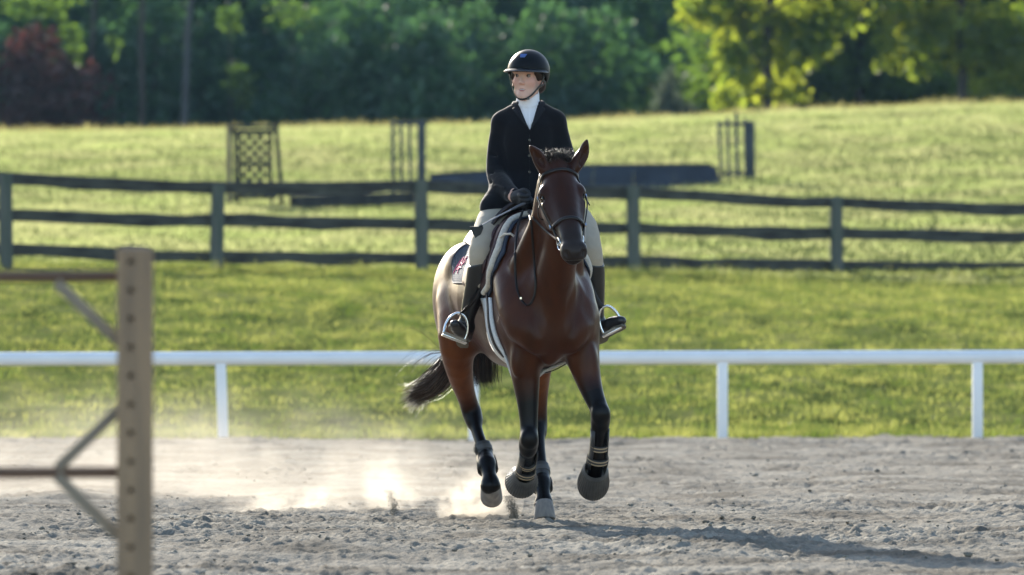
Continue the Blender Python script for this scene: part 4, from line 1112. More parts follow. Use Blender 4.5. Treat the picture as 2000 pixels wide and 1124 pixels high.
# ================================================================== TACK
navy = None
def quilt_mat(name, col, col2, sc=46.0):
    m, nt, b = new_mat(name); N, L = nt.nodes, nt.links
    b.inputs['Roughness'].default_value = .75
    tc = N.new('ShaderNodeTexCoord'); sp = N.new('ShaderNodeSeparateXYZ'); L.new(tc.outputs['Object'], sp.inputs[0])
    outs = []
    for sg in (1, -1):
        a = N.new('ShaderNodeMath'); a.operation = 'MULTIPLY_ADD'; a.inputs[1].default_value = 1.25 * sg
        L.new(sp.outputs['Y'], a.inputs[0]); L.new(sp.outputs['Z'], a.inputs[2])
        k = N.new('ShaderNodeMath'); k.operation = 'MULTIPLY'; k.inputs[1].default_value = sc * math.pi; L.new(a.outputs[0], k.inputs[0])
        s_ = N.new('ShaderNodeMath'); s_.operation = 'SINE'; L.new(k.outputs[0], s_.inputs[0])
        ab = N.new('ShaderNodeMath'); ab.operation = 'ABSOLUTE'; L.new(s_.outputs[0], ab.inputs[0]); outs.append(ab.outputs[0])
    mn = N.new('ShaderNodeMath'); mn.operation = 'MINIMUM'; L.new(outs[0], mn.inputs[0]); L.new(outs[1], mn.inputs[1])
    pw = N.new('ShaderNodeMath'); pw.operation = 'POWER'; pw.inputs[1].default_value = .5; L.new(mn.outputs[0], pw.inputs[0])
    bp = N.new('ShaderNodeBump'); bp.inputs['Strength'].default_value = 1.0; bp.inputs['Distance'].default_value = .006
    L.new(pw.outputs[0], bp.inputs['Height']); L.new(bp.outputs[0], b.inputs['Normal'])
    mx = N.new('ShaderNodeMix'); mx.data_type = 'RGBA'; mx.inputs[6].default_value = (*col2, 1); mx.inputs[7].default_value = (*col, 1)
    L.new(pw.outputs[0], mx.inputs[0]); L.new(mx.outputs[2], b.inputs['Base Color'])
    return m
pad_mat = quilt_mat('navy_quilt', (.075, .095, .13), (.02, .026, .042))
navy_trim = mat('navy_trim', (.018, .024, .04), rough=.7)
fleece_mat = mat('cream_fleece', (.78, .70, .58), rough=.95, var=.2, scale=60, bump=1.0, bscale=160)
white_fleece = mat('white_fleece', (.86, .85, .82), rough=.95, var=.15, scale=60, bump=1.0, bscale=160)
saddle_lea = mat('saddle_leather', (.060, .022, .020), rough=.42, spec=.45, var=.35, scale=10)
saddle_dark = mat('dark_saddle_leather', (.022, .012, .010), rough=.40)
bridle_lea = mat('bridle_leather', (.012, .009, .008), rough=.42, spec=.32, var=.3, scale=25, col2=(.024, .018, .015))
steel = mat('polished_steel', (.72, .72, .71), rough=.18, metal=1.0)
pink = mat('pink_thread', (.72, .05, .22), rough=.6)

def side_hit(y, th):
    """horse surface at length y, th degrees from straight up (negative: its right side), with outward direction"""
    d = Vector((math.sin(R(th)), 0, math.cos(R(th))))
    o = Vector((0, y, 1.25))
    h = HBVH.ray_cast(o + d * .75, -d)
    return (h[0] if h[0] is not None else o + d * .25), d
def wrap_sheet(name, mt, parent, front, back, tmax, off, both=True, nu=26, nv=36, thick=.006, side=None):
    V = []; 
    vs = np.linspace(-1, 1, nv * 2 + 1) if both else np.linspace(0, 1, nv + 1)
    for u in np.linspace(0, 1, nu):
        for v in vs:
            th = v * tmax(u); a = abs(th)
            y = np.interp(a, *front) * (1 - u) + np.interp(a, *back) * u
            sg = 1 if side is None else side
            p, d = side_hit(y, th * sg)
            V.append(p + d * (off(u, a) if callable(off) else off))
    n = len(vs); F = []
    for i in range(nu - 1):
        for j in range(n - 1): F.append((i * n + j, i * n + j + 1, (i + 1) * n + j + 1, (i + 1) * n + j))
    V = np.array(V).reshape(nu, n, 3)
    for _ in range(2):
        W = V.copy(); W[1:-1, 1:-1] = (V[:-2, 1:-1] + V[2:, 1:-1] + V[1:-1, :-2] + V[1:-1, 2:] + 2 * V[1:-1, 1:-1]) / 6
        V = W
    me = np_mesh(name, V.reshape(-1, 3), F)
    o = link_mesh(name, me, mt, parent)
    md = o.modifiers.new('thickness', 'SOLIDIFY'); md.thickness = thick; md.offset = 0
    return o, V
def edge_tube(name, mt, parent, pts, r, seg=8):
    return MB().tube(pts, r, seg).build(name, mt, parent)

PADF = ([0, 10, 25, 45, 65, 80, 98, 120], [.44, .42, .335, .245, .235, .30, .405, .45])
FLF = ([0, 10, 25, 45, 65, 80, 92, 120], [.475, .455, .375, .29, .275, .335, .44, .5])
SDF_ = ([0, 10, 25, 45, 65, 80, 90, 120], [.52, .495, .415, .33, .315, .375, .475, .55])

saddle_pad = empty('saddle_pad', (HX, HY, 0), HYAW)
tag(saddle_pad, 'navy quilted saddle pad with a pink monogram under the saddle', 'saddle pad')
def pad_t(u):
    t = 98 - 17 * min(1, u / .55)
    if u > .86: t *= math.sqrt(max(0.0, 1 - ((u - .86) / .14) ** 2 * .42))
    return t
o, PV = wrap_sheet('quilted_pad', pad_mat, saddle_pad, PADF, ([0, 120], [1.16, 1.13]), pad_t, .010)
edge_tube('binding', navy_trim, saddle_pad, list(PV[0]) , .006)
edge_tube('binding', navy_trim, saddle_pad, [*PV[:, 0][:], *PV[-1][1:], *PV[::-1, -1][1:]], .006)
# monogram strokes on the pad's right rear corner
mono = [[(0, .0), (.1, .62), (.25, 1.0)], [(.05, .35), (.35, .55), (.70, .95)], [(.25, 1.0), (.45, .35), (.62, .0)], [(.45, .62), (.75, .50), (1.0, .72)], [(.75, 1.0), (.72, .45), (.55, .25), (.30, .22)], [(.15, .18), (.45, .35), (.85, .30)]]
m = MB()
for st in mono:
    pts = []
    for a, b in spline(st, 8):
        y = 1.085 - .17 * a; th = -(71 - 20 * b)
        p, d = side_hit(y, th); pts.append(p + d * .0165)
    m.tube(pts, .0026, 6)
m.build('monogram', pink, saddle_pad)

saddle = empty('saddle', (HX, HY, 0), HYAW)
tag(saddle, 'brown leather jumping saddle with a cream fleece half pad on the bay horse', 'saddle')
_, FV = wrap_sheet('half_pad', fleece_mat, saddle, FLF, ([0, 120], [.56, .50]), lambda u: 92 - 12 * u, .022, thick=.014)
nrow = FV.shape[1]
roll = [Vector(p) for p in FV[0]]
edge_tube('fleece_roll', fleece_mat, saddle, roll, .0165, 10)
for s in (-1, 1):
    _, SV = wrap_sheet('flap', saddle_lea, saddle, SDF_, ([0, 30, 90], [.80, .86, .76]), lambda u: 92 - 10 * u ** 2, lambda u, a: .030 + .008 * math.sin(u * 3.1), both=False, side=s, thick=.008, nu=16, nv=22)
    edge_tube('flap_edge', saddle_lea, saddle, [Vector(p) for p in SV[0]], .005)
    kr = [SV[3][j] for j in range(6, 18)]
    edge_tube('knee_roll', saddle_lea, saddle, [Vector(p) + Vector((s * .010, 0, .002)) for p in kr], [.006, .012, .015, .016, .016, .016, .016, .015, .014, .012, .009, .005], 10)
def seat_off(u, a):
    return .030 + .040 * (max(0, 1 - u / .25) ** 1.5 + max(0, (u - .7) / .3) ** 1.5 * 1.1) * max(0, 1 - (a / 60) ** 2) + .02
wrap_sheet('seat', saddle_dark, saddle, ([0, 120], [.50, .54]), ([0, 120], [1.02, .94]), lambda u: 46 - 6 * abs(u - .5), seat_off, thick=.02)
MB().tube([hpt(974, 466, .33), hpt(985, 458, .28), hpt(998, 457, .24), hpt(1004, 462, .24)], .006, 8).build('pad_loop', fleece_mat, saddle)
# girth
def girth(half_w, off, mt, name, t0, t1, dy=0.0, thick=.012):
    V = []; n = 40
    for i in range(n):
        th = t0 + (t1 - t0) * i / (n - 1); a = abs(th)
        y = np.interp(a, [80, 95, 110, 130, 150, 180], [.45, .42, .36, .31, .29, .29]) + dy
        for w in (-1, -.5, 0, .5, 1):
            p, d = side_hit(y + w * half_w, th); V.append(p + d * off)
    V = np.array(V).reshape(n, 5, 3)
    for _ in range(3): V[1:-1] = (V[:-2] + V[2:] + 2 * V[1:-1]) / 4
    F = [(i * 5 + j, i * 5 + j + 1, i * 5 + j + 6, i * 5 + j + 5) for i in range(n - 1) for j in range(4)]
    o = link_mesh(name, np_mesh(name, V.reshape(-1, 3), F), mt, saddle)
    md = o.modifiers.new('thickness', 'SOLIDIFY'); md.thickness = thick; md.offset = 0
    return V
girth(.088, .010, white_fleece, 'girth', -98, -262, dy=.02)
girth(.011, .021, saddle_dark, 'girth_strap', -92, -150, dy=-.022, thick=.006)
girth(.012, .022, saddle_dark, 'girth_strap', 92, 180, thick=.006)
# stirrups
def w(a, b, y): return w2h(wpt(a, b, y))
def stirrup(arch, tread, leather):
    it = spline([w(*p) for p in arch], 28)
    o = MB().tube([Vector(p) for p in it], [.0075] * 28, 10).build('stirrup_iron', steel, saddle)
    a, b = w(*tread[0]), w(*tread[1])
    MB().bar(a, b, .042, .013, .004, up=(0, 0.25, 1)).build('tread', mat('tread_pad', (.30, .26, .20), rough=.6, bump=.6, bscale=90), o)
    ex = (b - a).normalized()
    MB().bar(a - ex * .004 - Vector((0, 0, .009)), b + ex * .004 - Vector((0, 0, .009)), .036, .006, .002, up=(0, .25, 1)).build('foot_plate', steel, o)
    MB().tube([Vector(p) for p in spline([w(*p) for p in leather], 14)], .0045, 8, flat=((1, .3, 0.1), 3.0)).build('stirrup_leather', bridle_lea, saddle)
stirrup([(867, 650, .40), (871, 633, .41), (880, 619, .42), (893, 612, .43), (906, 616, .43), (913, 630, .43), (913, 648, .43), (907, 666, .43)],
        [(865, 651, .40), (909, 668, .43)], [(962, 505, .37), (952, 540, .38), (930, 582, .39), (901, 613, .43)])
stirrup([(1180, 653, .46), (1173, 638, .46), (1170, 618, .46), (1175, 603, .46), (1186, 598, .46), (1198, 604, .46), (1208, 617, .46), (1214, 633, .46)],
        [(1178, 655, .46), (1217, 635, .46)], [(1138, 500, .40), (1150, 545, .42), (1163, 580, .44), (1177, 601, .46)])

# ---- bridle
bridle = empty('bridle', (HX, HY, 0), HYAW)
tag(bridle, 'dark brown leather bridle with steel bit and reins on the bay horse', 'bridle')
def ring_pt(l, phi, u0=-.06, tilt=0.0, off=.004):
    """head surface at length l, direction phi (0 = its left, 90 = forehead)"""
    d = hx * math.cos(R(phi)) + hu * math.sin(R(phi))
    o = hd(0, u0, l)
    d2 = (d - hl * tilt * math.sin(R(phi))).normalized()
    h = HBVH.ray_cast(o + d2 * .25, -d2)
    p = h[0] if h[0] is not None else o + d2 * .06
    return p + d2 * off
def band(name, pts, half_w, half_t, parent, mt=bridle_lea, wdir=None):
    return MB().tube(pts, half_t, 8, flat=(wdir or hl, half_w / half_t)).build(name, mt, parent)
band('browband', [ring_pt(.045, p, off=.007) for p in range(-12, 193, 8)], .0095, .0045, bridle)
band('noseband', [ring_pt(.385, p, tilt=-.0, off=.006) for p in range(-70, 251, 8)], .0105, .0050, bridle)
for s in (-1, 1):
    ph = lambda a: a if s > 0 else 180 - a
    top = [poll + hx * (s * .045) + hu * (-.07) - hl * .045, ring_pt(-.0, ph(0), off=.006), ring_pt(.05, ph(4), off=.008)]
    ck = top + [ring_pt(.13, ph(-8), off=.010), ring_pt(.22, ph(2), off=.010), ring_pt(.32, ph(0), off=.009), ring_pt(.40, ph(-6), off=.009), ring_pt(.47, ph(-12), off=.010)]
    band('cheekpiece', [Vector(p) for p in spline(ck, 22)], .0085, .004, bridle, wdir=hu)
    band('throat_lash', [Vector(p) for p in spline([ring_pt(.0, ph(0), off=.006), ring_pt(.10, ph(-30), off=.012), ring_pt(.16, ph(-60), off=.02), hd(0, -.21, .17)], 14)], .006, .003, bridle, wdir=hu)
    band('keeper', [Vector(p) for p in spline([ring_pt(.17, ph(-4), off=.012), ring_pt(.20, ph(-1), off=.016), ring_pt(.235, ph(-1), off=.022)], 8)], .006, .003, bridle, wdir=hu)
    MB().box(ring_pt(.16, ph(-5), off=.014), (.008, .014, .02), HROT).build('buckle', steel, bridle)
    MB().box(ring_pt(.37, ph(-4), off=.015), (.008, .014, .02), HROT).build('buckle', steel, bridle)
    c = ring_pt(.485, ph(-16), off=.008)
    m = MB(); pts = []
    ax = (hx * s + hl * .15).normalized(); e1 = (hl - ax * hl.dot(ax)).normalized(); e2 = ax.cross(e1)
    for t in range(25): pts.append(c + (e1 * math.cos(t / 24 * 6.283) + e2 * math.sin(t / 24 * 6.283)) * .032)
    bit = MB().tube(pts, .0048, 8).build('bit_ring', steel, bridle)
    MB().tube([c + ax * .006, hd(s * .02, -.075, .50)], [.009, .006], 8).build('mouthpiece', steel, bit)
    if s < 0: bit_r = c
    else: bit_l = c
hand_r, hand_l = w2h(wpt(1026, 404, .40)), w2h(wpt(1062, 408, .40))
sag = Vector((0, 0, -.015))
r_ = []
for t in np.linspace(0, 1, 14):
    px, py = 1094 + (1031 - 1094) * t, 473 + (414 - 473) * t + 5 * math.sin(math.pi * t)
    yy = bit_r.y + (hand_r.y - bit_r.y) * t; o_ = w2h((0, -CAM_D, CAM_H)); h = HBVH.ray_cast(o_, (w2h(wpt(px, py, .3)) - o_).normalized())
    r_.append(hpt(px, py, min(yy, (h[0].y if h[0] is not None else 9) - .012)))
r_ = np.array(r_)
band('rein', [Vector(p) for p in r_], .0068, .0026, bridle, wdir=Vector((0, 0, 1)))
r_ = spline([bit_l + Vector((.02, .03, .0)), Vector((.115, -.22, 1.60)), Vector((.12, .0, 1.66)), hand_l], 16)
band('rein', [Vector(p) for p in r_], .0068, .0026, bridle, wdir=Vector((0, 0, 1)))
loop2 = spline([(1022, 410), (1012, 440), (1007, 480), (1006, 520), (1009, 560), (1017, 584), (1030, 597), (1041, 585), (1046, 560), (1044, 520), (1040, 470), (1038, 440), (1034, 410)], 52)
ly = []
for px, py in loop2:
    o_ = w2h((0, -CAM_D, CAM_H)); h = HBVH.ray_cast(o_, (w2h(wpt(px, py, .3)) - o_).normalized())
    ly.append(min(h[0].y if h[0] is not None else .36, .36) - .012)
ly = np.array(ly); l0 = ly.copy()
for _ in range(6): ly[1:-1] = np.minimum((ly[:-2] + ly[2:] + 2 * ly[1:-1]) / 4, l0[1:-1])
lp = np.array([hpt(px, py, y) for (px, py), y in zip(loop2, ly)])
band('rein', [Vector(p) for p in lp], .0065, .0026, bridle, wdir=Vector((1, 0, 0)))
MB().box(Vector(lp[21]) + Vector((0, -.006, 0)), (.010, .006, .012)).build('buckle', steel, bridle)
# ================================================================== RIDER
person = empty('person', tuple(wpt(1015, 425, .78)))
tag(person, 'rider in black jacket, white shirt, tan breeches and black helmet, holding reins and a crop', 'person')
RO = Vector(person.location)
def rp(a, b, y): return wpt(a, b, y) - RO
def rr(rows): return [tuple(rp(a, b, y)) + (r,) for a, b, y, r in rows]
def loc(p): return Vector(p) - RO
def sections(F, S, k, col=None, pad=0.0):
    """elliptical sections up z: (z, cx, cy, half width, half depth) in world numbers"""
    S = np.array([(z - RO.z, cx - RO.x, cy - RO.y, a + pad, b + pad) for z, cx, cy, a, b in S])
    def fn(X, Y, Z):
        z = np.asarray(Z, float); g = lambda i: np.interp(z, S[:, 0], S[:, i])
        a, b = g(3), g(4)
        e = np.sqrt(((X - g(1)) / a) ** 2 + ((Y - g(2)) / b) ** 2)
        return np.maximum((e - 1) * np.minimum(a, b), np.maximum(S[0, 0] - z, z - S[-1, 0])), None
    m = max(S[:, 3].max(), S[:, 4].max())
    F.put(fn, (S[:, 1].min() - m, S[:, 2].min() - m, S[0, 0]), (S[:, 1].max() + m, S[:, 2].max() + m, S[-1, 0]), k, False, col)
SKIN, LIP, ROSE = (.69, .42, .315), (.46, .19, .165), (.72, .385, .295)
# head frame
HC = rp(1030.5, 150, .735)
YAWH = R(-19); fw = Vector((math.sin(YAWH), -math.cos(YAWH), .02)).normalized(); up_ = Vector((.035, 0, 1)); up_ = (up_ - fw * up_.dot(fw)).normalized(); rt = up_.cross(fw)
HDR = Matrix((rt, fw, up_)).transposed()
def hh(x, f, z): return HC + rt * x + fw * f + up_ * z
def hhr(rows): return [tuple(hh(x, f, z)) + (r,) for x, f, z, r in rows]
TOR = [(1.66, .055, .80, .15, .12), (1.78, .065, .80, .155, .115), (1.92, .082, .79, .125, .10), (2.06, .09, .77, .14, .105), (2.16, .092, .765, .145, .10), (2.225, .09, .765, .10, .07), (2.25, .09, .765, .05, .05)]
PB = Field((-.44, -.58, -.66), (.66, .26, .93), .0045)
sections(PB, TOR, .04, SKIN)
ARM_R = [(981, 236, .77, .040), (972, 290, .79, .030), (971, 338, .745, .024), (982, 364, .62, .026), (1003, 383, .50, .029)]
ARM_L = [(1084, 236, .77, .040), (1096, 285, .77, .034), (1111, 336, .71, .032), (1104, 374, .60, .036), (1078, 397, .48, .029)]
PB.tube(rr(ARM_R), 10, k=.04, col=SKIN); PB.tube(rr(ARM_L), 10, k=.04, col=SKIN)
LEG_R = [(990, 412, .78, .09), (962, 440, .60, .075), (941, 487, .40, .052), (933, 545, .44, .048), (914, 615, .51, .030), (909, 640, .54, .022)]
LEG_L = [(1072, 412, .78, .09), (1128, 440, .60, .075), (1151, 486, .43, .052), (1160, 545, .50, .048), (1165, 612, .60, .030), (1166, 636, .62, .022)]
PB.tube(rr(LEG_R), 14, k=.05, col=SKIN); PB.tube(rr(LEG_L), 14, k=.05, col=SKIN)
PB.tube(rr([(909, 642, .54, .022), (902, 648, .47, .018), (895, 641, .40, .014)]), 6, k=.03, col=SKIN)
PB.tube(rr([(1166, 640, .62, .022), (1185, 641, .55, .018), (1200, 633, .50, .014)]), 6, k=.03, col=SKIN)
for wr, hd_ in ((ARM_R[-1], (1018, 391, .45)), (ARM_L[-1], (1064, 403, .44))):
    PB.tube(rr([wr[:3] + (.027,), hd_ + (.020,)]), 4, k=.03, col=SKIN)
PB.tube([tuple(hh(0, -.03, -.05)) + (.055,), tuple(hh(0, -.025, -.12)) + (.052,), tuple(loc((.09, .765, 2.20))) + (.062,)], 8, k=.03, col=SKIN)
# skull and face
PB.ell(hh(0, -.012, .035), (.069, .094, .085), HDR, k=.03, col=SKIN)
PB.ell(hh(0, .030, -.045), (.050, .058, .074), HDR, k=.04, col=SKIN)
PB.tube(hhr([(0, .074, -.108, .017), (0, .078, -.100, .016)]), 3, k=.03, col=SKIN)
for s in (-1, 1):
    PB.tube(hhr([(s * .053, .0, -.050, .014), (s * .041, .035, -.086, .014), (s * .014, .067, -.112, .014)]), 8, k=.03, col=SKIN)
    PB.ell(hh(s * .036, .057, -.030), (.021, .024, .022), HDR, k=.03, col=ROSE)
    PB.ell(hh(s * .031, .097, .002), (.0145, .012, .0075), HDR, k=.014, sub=True)
    PB.ell(hh(s * .077, -.008, -.018), (.012, .022, .032), HDR, k=.012, col=ROSE)
    PB.ell(hh(s * .0100, .096, -.041), (.0068, .009, .0065), HDR, k=.008, col=ROSE)
PB.tube(hhr([(0, .082, .022, .016), (0, .090, .0, .009), (0, .099, -.020, .0080), (0, .107, -.036, .0088)]), 10, k=.012, col=SKIN)
PB.tube(hhr([(-.05, .074, .022, .012), (0, .086, .024, .012), (.05, .074, .022, .012)]), 8, k=.02, col=SKIN)
PB.tube(hhr([(-.020, .080, -.072, .0014), (-.008, .0875, -.0685, .0022), (0, .0885, -.0692, .0020), (.008, .0875, -.0685, .0022), (.020, .080, -.072, .0014)]), 12, k=.006, col=SKIN)
PB.tube(hhr([(-.016, .081, -.079, .0016), (0, .0875, -.0840, .0028), (.016, .081, -.079, .0016)]), 10, k=.006, col=SKIN)
PB.ell(hh(0, .097, -.0755), (.0165, .016, .0052), HDR, k=.003, sub=True)
PB.ell(hh(0, .102, -.094), (.02, .010, .006), HDR, k=.012, sub=True)
skin = mat('skin', SKIN, rough=.5, spec=.4, attr=True, var=.06, scale=30)
skin.node_tree.nodes['Principled BSDF'].inputs['Subsurface Weight'].default_value = .15
skin.node_tree.nodes['Principled BSDF'].inputs['Subsurface Radius'].default_value = (.012, .005, .003)
def face_paint(V, cols):
    q = V - np.array(HC); x = q @ np.array(rt); f = q @ np.array(fw); z = q @ np.array(up_) + .0760
    hgt = np.where(z > 0, .0078 * (1 - (x / .0225) ** 2) - .0018 * np.exp(-(x / .003) ** 2), .0095 * (1 - (x / .019) ** 2))
    m = np.clip((hgt - np.abs(z)) / .0022 + .5, 0, 1) * (f > .06)
    return cols * (1 - m[:, None]) + np.array(LIP) * m[:, None]
body_p = link_mesh('body', PB.mesh('rider_body', smooth=2, tau=.004, paint=face_paint), skin, person)
white_eye = mat('eye_white', (.24, .20, .18), rough=.2)
iris = mat('iris', (.06, .04, .025), rough=.15)
brow = mat('brow_hair', (.075, .040, .024), rough=.8)
teeth = mat('teeth', (.55, .50, .45), rough=.3)
for s in (-1, 1):
    bm = bmesh.new(); bmesh.ops.create_uvsphere(bm, u_segments=14, v_segments=10, radius=.0118)
    me = bpy.data.meshes.new('eye'); bm.to_mesh(me); bm.free()
    e = link_mesh('eye', me, white_eye, person); e.location = hh(s * .031, .0755, .0005)
    bm = bmesh.new(); bmesh.ops.create_uvsphere(bm, u_segments=12, v_segments=8, radius=.0068)
    me = bpy.data.meshes.new('iris'); bm.to_mesh(me); bm.free()
    i_ = link_mesh('iris', me, iris, e); i_.location = rt * (-.0030) + fw * .0066
    MB().tube([hh(s * (.031 + dx), .0855 - .10 * abs(dx) - .15 * max(0, dx), .0085 - 6 * dx * dx) for dx in np.linspace(-.0155, .0155, 7)], [.0008, .0017, .002, .002, .002, .0017, .0008], 6).build('eyelashes', brow, person)
    MB().tube([hh(s * (.033 + dx), .0915 - 9 * dx * dx - .25 * dx, .0225 + .10 * dx - 8 * dx * dx) for dx in np.linspace(-.019, .021, 7)], [.0014, .0026, .003, .003, .0026, .002, .001], 6).build('eyebrow', brow, person)
MB().tube([hh(x, .0850 - 8 * x * x, -.0738) for x in np.linspace(-.014, .014, 7)], .0032, 6).build('teeth', teeth, person)

# hair under the helmet
hair_m = mat('rider_hair', (.035, .020, .013), rough=.55, var=.4, scale=60, stretch=(3, 3, .4))
HFR = Field(tuple(HC + Vector((-.14, -.14, -.16))), tuple(HC + Vector((.14, .16, .2))), .004)
HFR.ell(hh(0, -.022, .035), (.083, .096, .092), HDR, k=.02)
for s in (-1, 1):
    HFR.tube(hhr([(s * .066, .045, .03, .014), (s * .074, .018, .005, .014), (s * .076, -.012, -.02, .018), (s * .062, -.055, -.05, .026), (s * .02, -.085, -.06, .03)]), 10, k=.02)
HFR.tube(hhr([(-.04, -.085, -.05, .028), (.0, -.095, -.055, .03), (.04, -.085, -.05, .028)]), 6, k=.02)
HFR.ell(hh(0, .075, -.03), (.060, .075, .075), HDR, k=.01, sub=True)
link_mesh('hair', HFR.mesh('hair', smooth=2), hair_m, person)

# helmet
helm_m = mat('helmet_shell', (.006, .006, .007), rough=.45, spec=.16, bump=.05, bscale=400)
helm_t = mat('helmet_trim', (.018, .018, .019), rough=.25, spec=.6)
HFH = Field(tuple(HC + Vector((-.18, -.24, -.10))), tuple(HC + Vector((.18, .20, .20))), .004)
HFH.ell(hh(0, -.016, .030), (.112, .138, .118), HDR, k=.01)
zc = np.array(up_); oc = np.array(hh(0, 0, .0)); fv = np.array(fw)
def below(X, Y, Z):
    z = (X - oc[0]) * zc[0] + (Y - oc[1]) * zc[1] + (Z - oc[2]) * zc[2]
    f = (X - oc[0]) * fv[0] + (Y - oc[1]) * fv[1] + (Z - oc[2]) * fv[2]
    lim = .031 - .062 * np.clip((.05 - f) / .10, 0, 1)
    return z - lim, None
HFH.put(below, tuple(HC + Vector((-.2, -.2, -.2))), tuple(HC + Vector((.2, .2, .05))), k=.006, sub=True)
HFH.ell(hh(0, -.022, .020), (.100, .118, .10), HDR, k=.004, sub=True)
helmet = link_mesh('helmet', HFH.mesh('helmet', smooth=3), helm_m, person)
m = MB(); prev = None       # peak
for i, a in enumerate(np.linspace(R(-78), R(78), 25)):
    c_, s_ = math.cos(a), math.sin(a); ext = .050 * max(0, c_) ** .8
    q = [hh(.108 * s_, -.016 + .130 * c_, .038), hh((.112 + ext * .25) * s_, -.016 + (.138 + ext * .5) * c_, .034), hh((.113 + ext * .5) * s_, -.016 + (.138 + ext) * c_, .027 - .004 * c_)]
    ring = [m.bm.verts.new(p) for p in q] + [m.bm.verts.new(p - up_ * .006) for p in q[::-1]]
    if prev:
        for j in range(6): m.bm.faces.new((prev[j], prev[(j + 1) % 6], ring[(j + 1) % 6], ring[j]))
    prev = ring
m.build('peak', helm_m, helmet)
MB().tube([hh((.113 + .025 * max(0, math.cos(a)) ** .8) * math.sin(a), -.016 + (.139 + .050 * max(0, math.cos(a)) ** .8) * math.cos(a), .0240 - .004 * math.cos(a)) for a in np.linspace(R(-80), R(80), 25)], .0042, 8).build('peak_edge', helm_t, helmet)
b0 = []
for x, z in ((-.0185, .118), (.0185, .118), (.0125, .098), (-.0125, .098)):
    f = math.sqrt(max(0, 1 - (x / .112) ** 2 - ((z - .030) / .118) ** 2)) * .138 - .016
    b0.append(hh(x, f + .006, z))
MB().poly(b0, thick=-fw * .008).build('badge', mat('blue_badge', (.045, .11, .33), rough=.35), helmet)
for rows in ([(-.098, .012, .012), (-.086, .026, -.030), (-.064, .044, -.076), (-.036, .072, -.114), (0, .090, -.129), (.034, .074, -.117), (.062, .042, -.080), (.086, .016, -.035), (.098, .004, .010)],
             [(-.094, -.06, .005), (-.090, -.025, -.03), (-.070, .038, -.064)], [(.094, -.06, .005), (.091, -.025, -.03), (.068, .036, -.070)]):
    MB().tube([Vector(p) for p in spline([hh(*q) for q in rows], 24)], .0026, 8, flat=(up_ * .7 + fw * .7, 2.6)).build('chin_strap', helm_t, helmet)
MB().box(hh(.030, .074, -.122), (.020, .012, .014), HDR, .003).build('strap_buckle', helm_t, helmet)

# shirt
shirt_m = mat('white_shirt', (.80, .79, .80), rough=.8, bump=.25, bscale=25)
SH = Field(tuple(loc((-.10, .58, 2.00))), tuple(loc((.28, .92, 2.34))), .005)
JK = [(1.655, .045, .80, .195, .175), (1.70, .048, .80, .19, .175), (1.78, .06, .80, .168, .15), (1.90, .08, .79, .138, .118), (1.98, .085, .78, .140, .120), (2.06, .09, .77, .150, .128), (2.15, .092, .765, .152, .122), (2.205, .092, .765, .125, .098), (2.245, .091, .765, .085, .072), (2.268, .091, .762, .064, .062)]
sections(SH, [s_ for s_ in JK if s_[0] > 1.95], .02, pad=-.010)
SH.tube([tuple(loc((.091, .762, 2.22))) + (.066,), tuple(hh(0, -.020, -.145)) + (.064,), tuple(hh(0, -.022, -.098)) + (.060,)], 8, k=.02)
SH.ell(hh(0, -.012, -.085), (.056, .058, .024), HDR, k=.006, sub=True)
shirt = link_mesh('shirt', SH.mesh('shirt', smooth=3), shirt_m, person)
SB = SH.bvh()
def front(bvh, x, z, off=.004, y0=-.6):
    h = bvh.ray_cast(Vector((x, y0, z)), Vector((0, 1, 0)))
    return None if h[0] is None else h[0] - Vector((0, off, 0))
def px_front(bvh, a, b, off=.004, Y=.64):
    p = rp(a, b, Y); return front(bvh, p.x, p.z, off)
pl = [px_front(SB, 1034 + .02 * (y - 200), y, .002) for y in range(208, 258, 5)]
pl = [p for p in pl if p is not None]
MB().tube(pl, .0022, 6, flat=((1, 0, 0), 4)).build('placket', shirt_m, shirt)
cb = [px_front(SB, 1011 + i * 4, 203 + 6 * math.sin(i / 10 * 3.14), .002) for i in range(11)]
cb = [p for p in cb if p is not None]
if len(cb) > 2: MB().tube(cb, .0025, 6).build('collar_seam', shirt_m, shirt)

# jacket
jack_m = mat('black_jacket', (.0085, .0085, .0105), rough=.85, spec=.10, sheen=.24, bump=.25, bscale=30)
J = Field((-.30, -.52, -.14), (.46, .24, .70), .0055)
sections(J, JK, .03)
J.tube(rr([(980, 240, .77, .050), (1004, 224, .77, .055), (1032, 216, .77, .052), (1060, 222, .77, .055), (1085, 238, .77, .050)]), 10, k=.04)
J.tube(rr([(981, 238, .77, .054), (972, 288, .79, .055), (969, 340, .73, .052), (983, 364, .62, .050), (1003, 382, .51, .042)]), 14, k=.03)
J.tube(rr([(1085, 236, .77, .054), (1097, 285, .77, .056), (1112, 336, .71, .053), (1102, 372, .60, .052), (1080, 396, .49, .044)]), 14, k=.03)
# skirt spread over the thighs
J.tube(rr([(1000, 380, .76, .10), (975, 395, .66, .085), (962, 405, .62, .07)]), 6, k=.05)
J.tube(rr([(1060, 380, .76, .10), (1090, 395, .66, .085), (1108, 405, .62, .07)]), 6, k=.05)
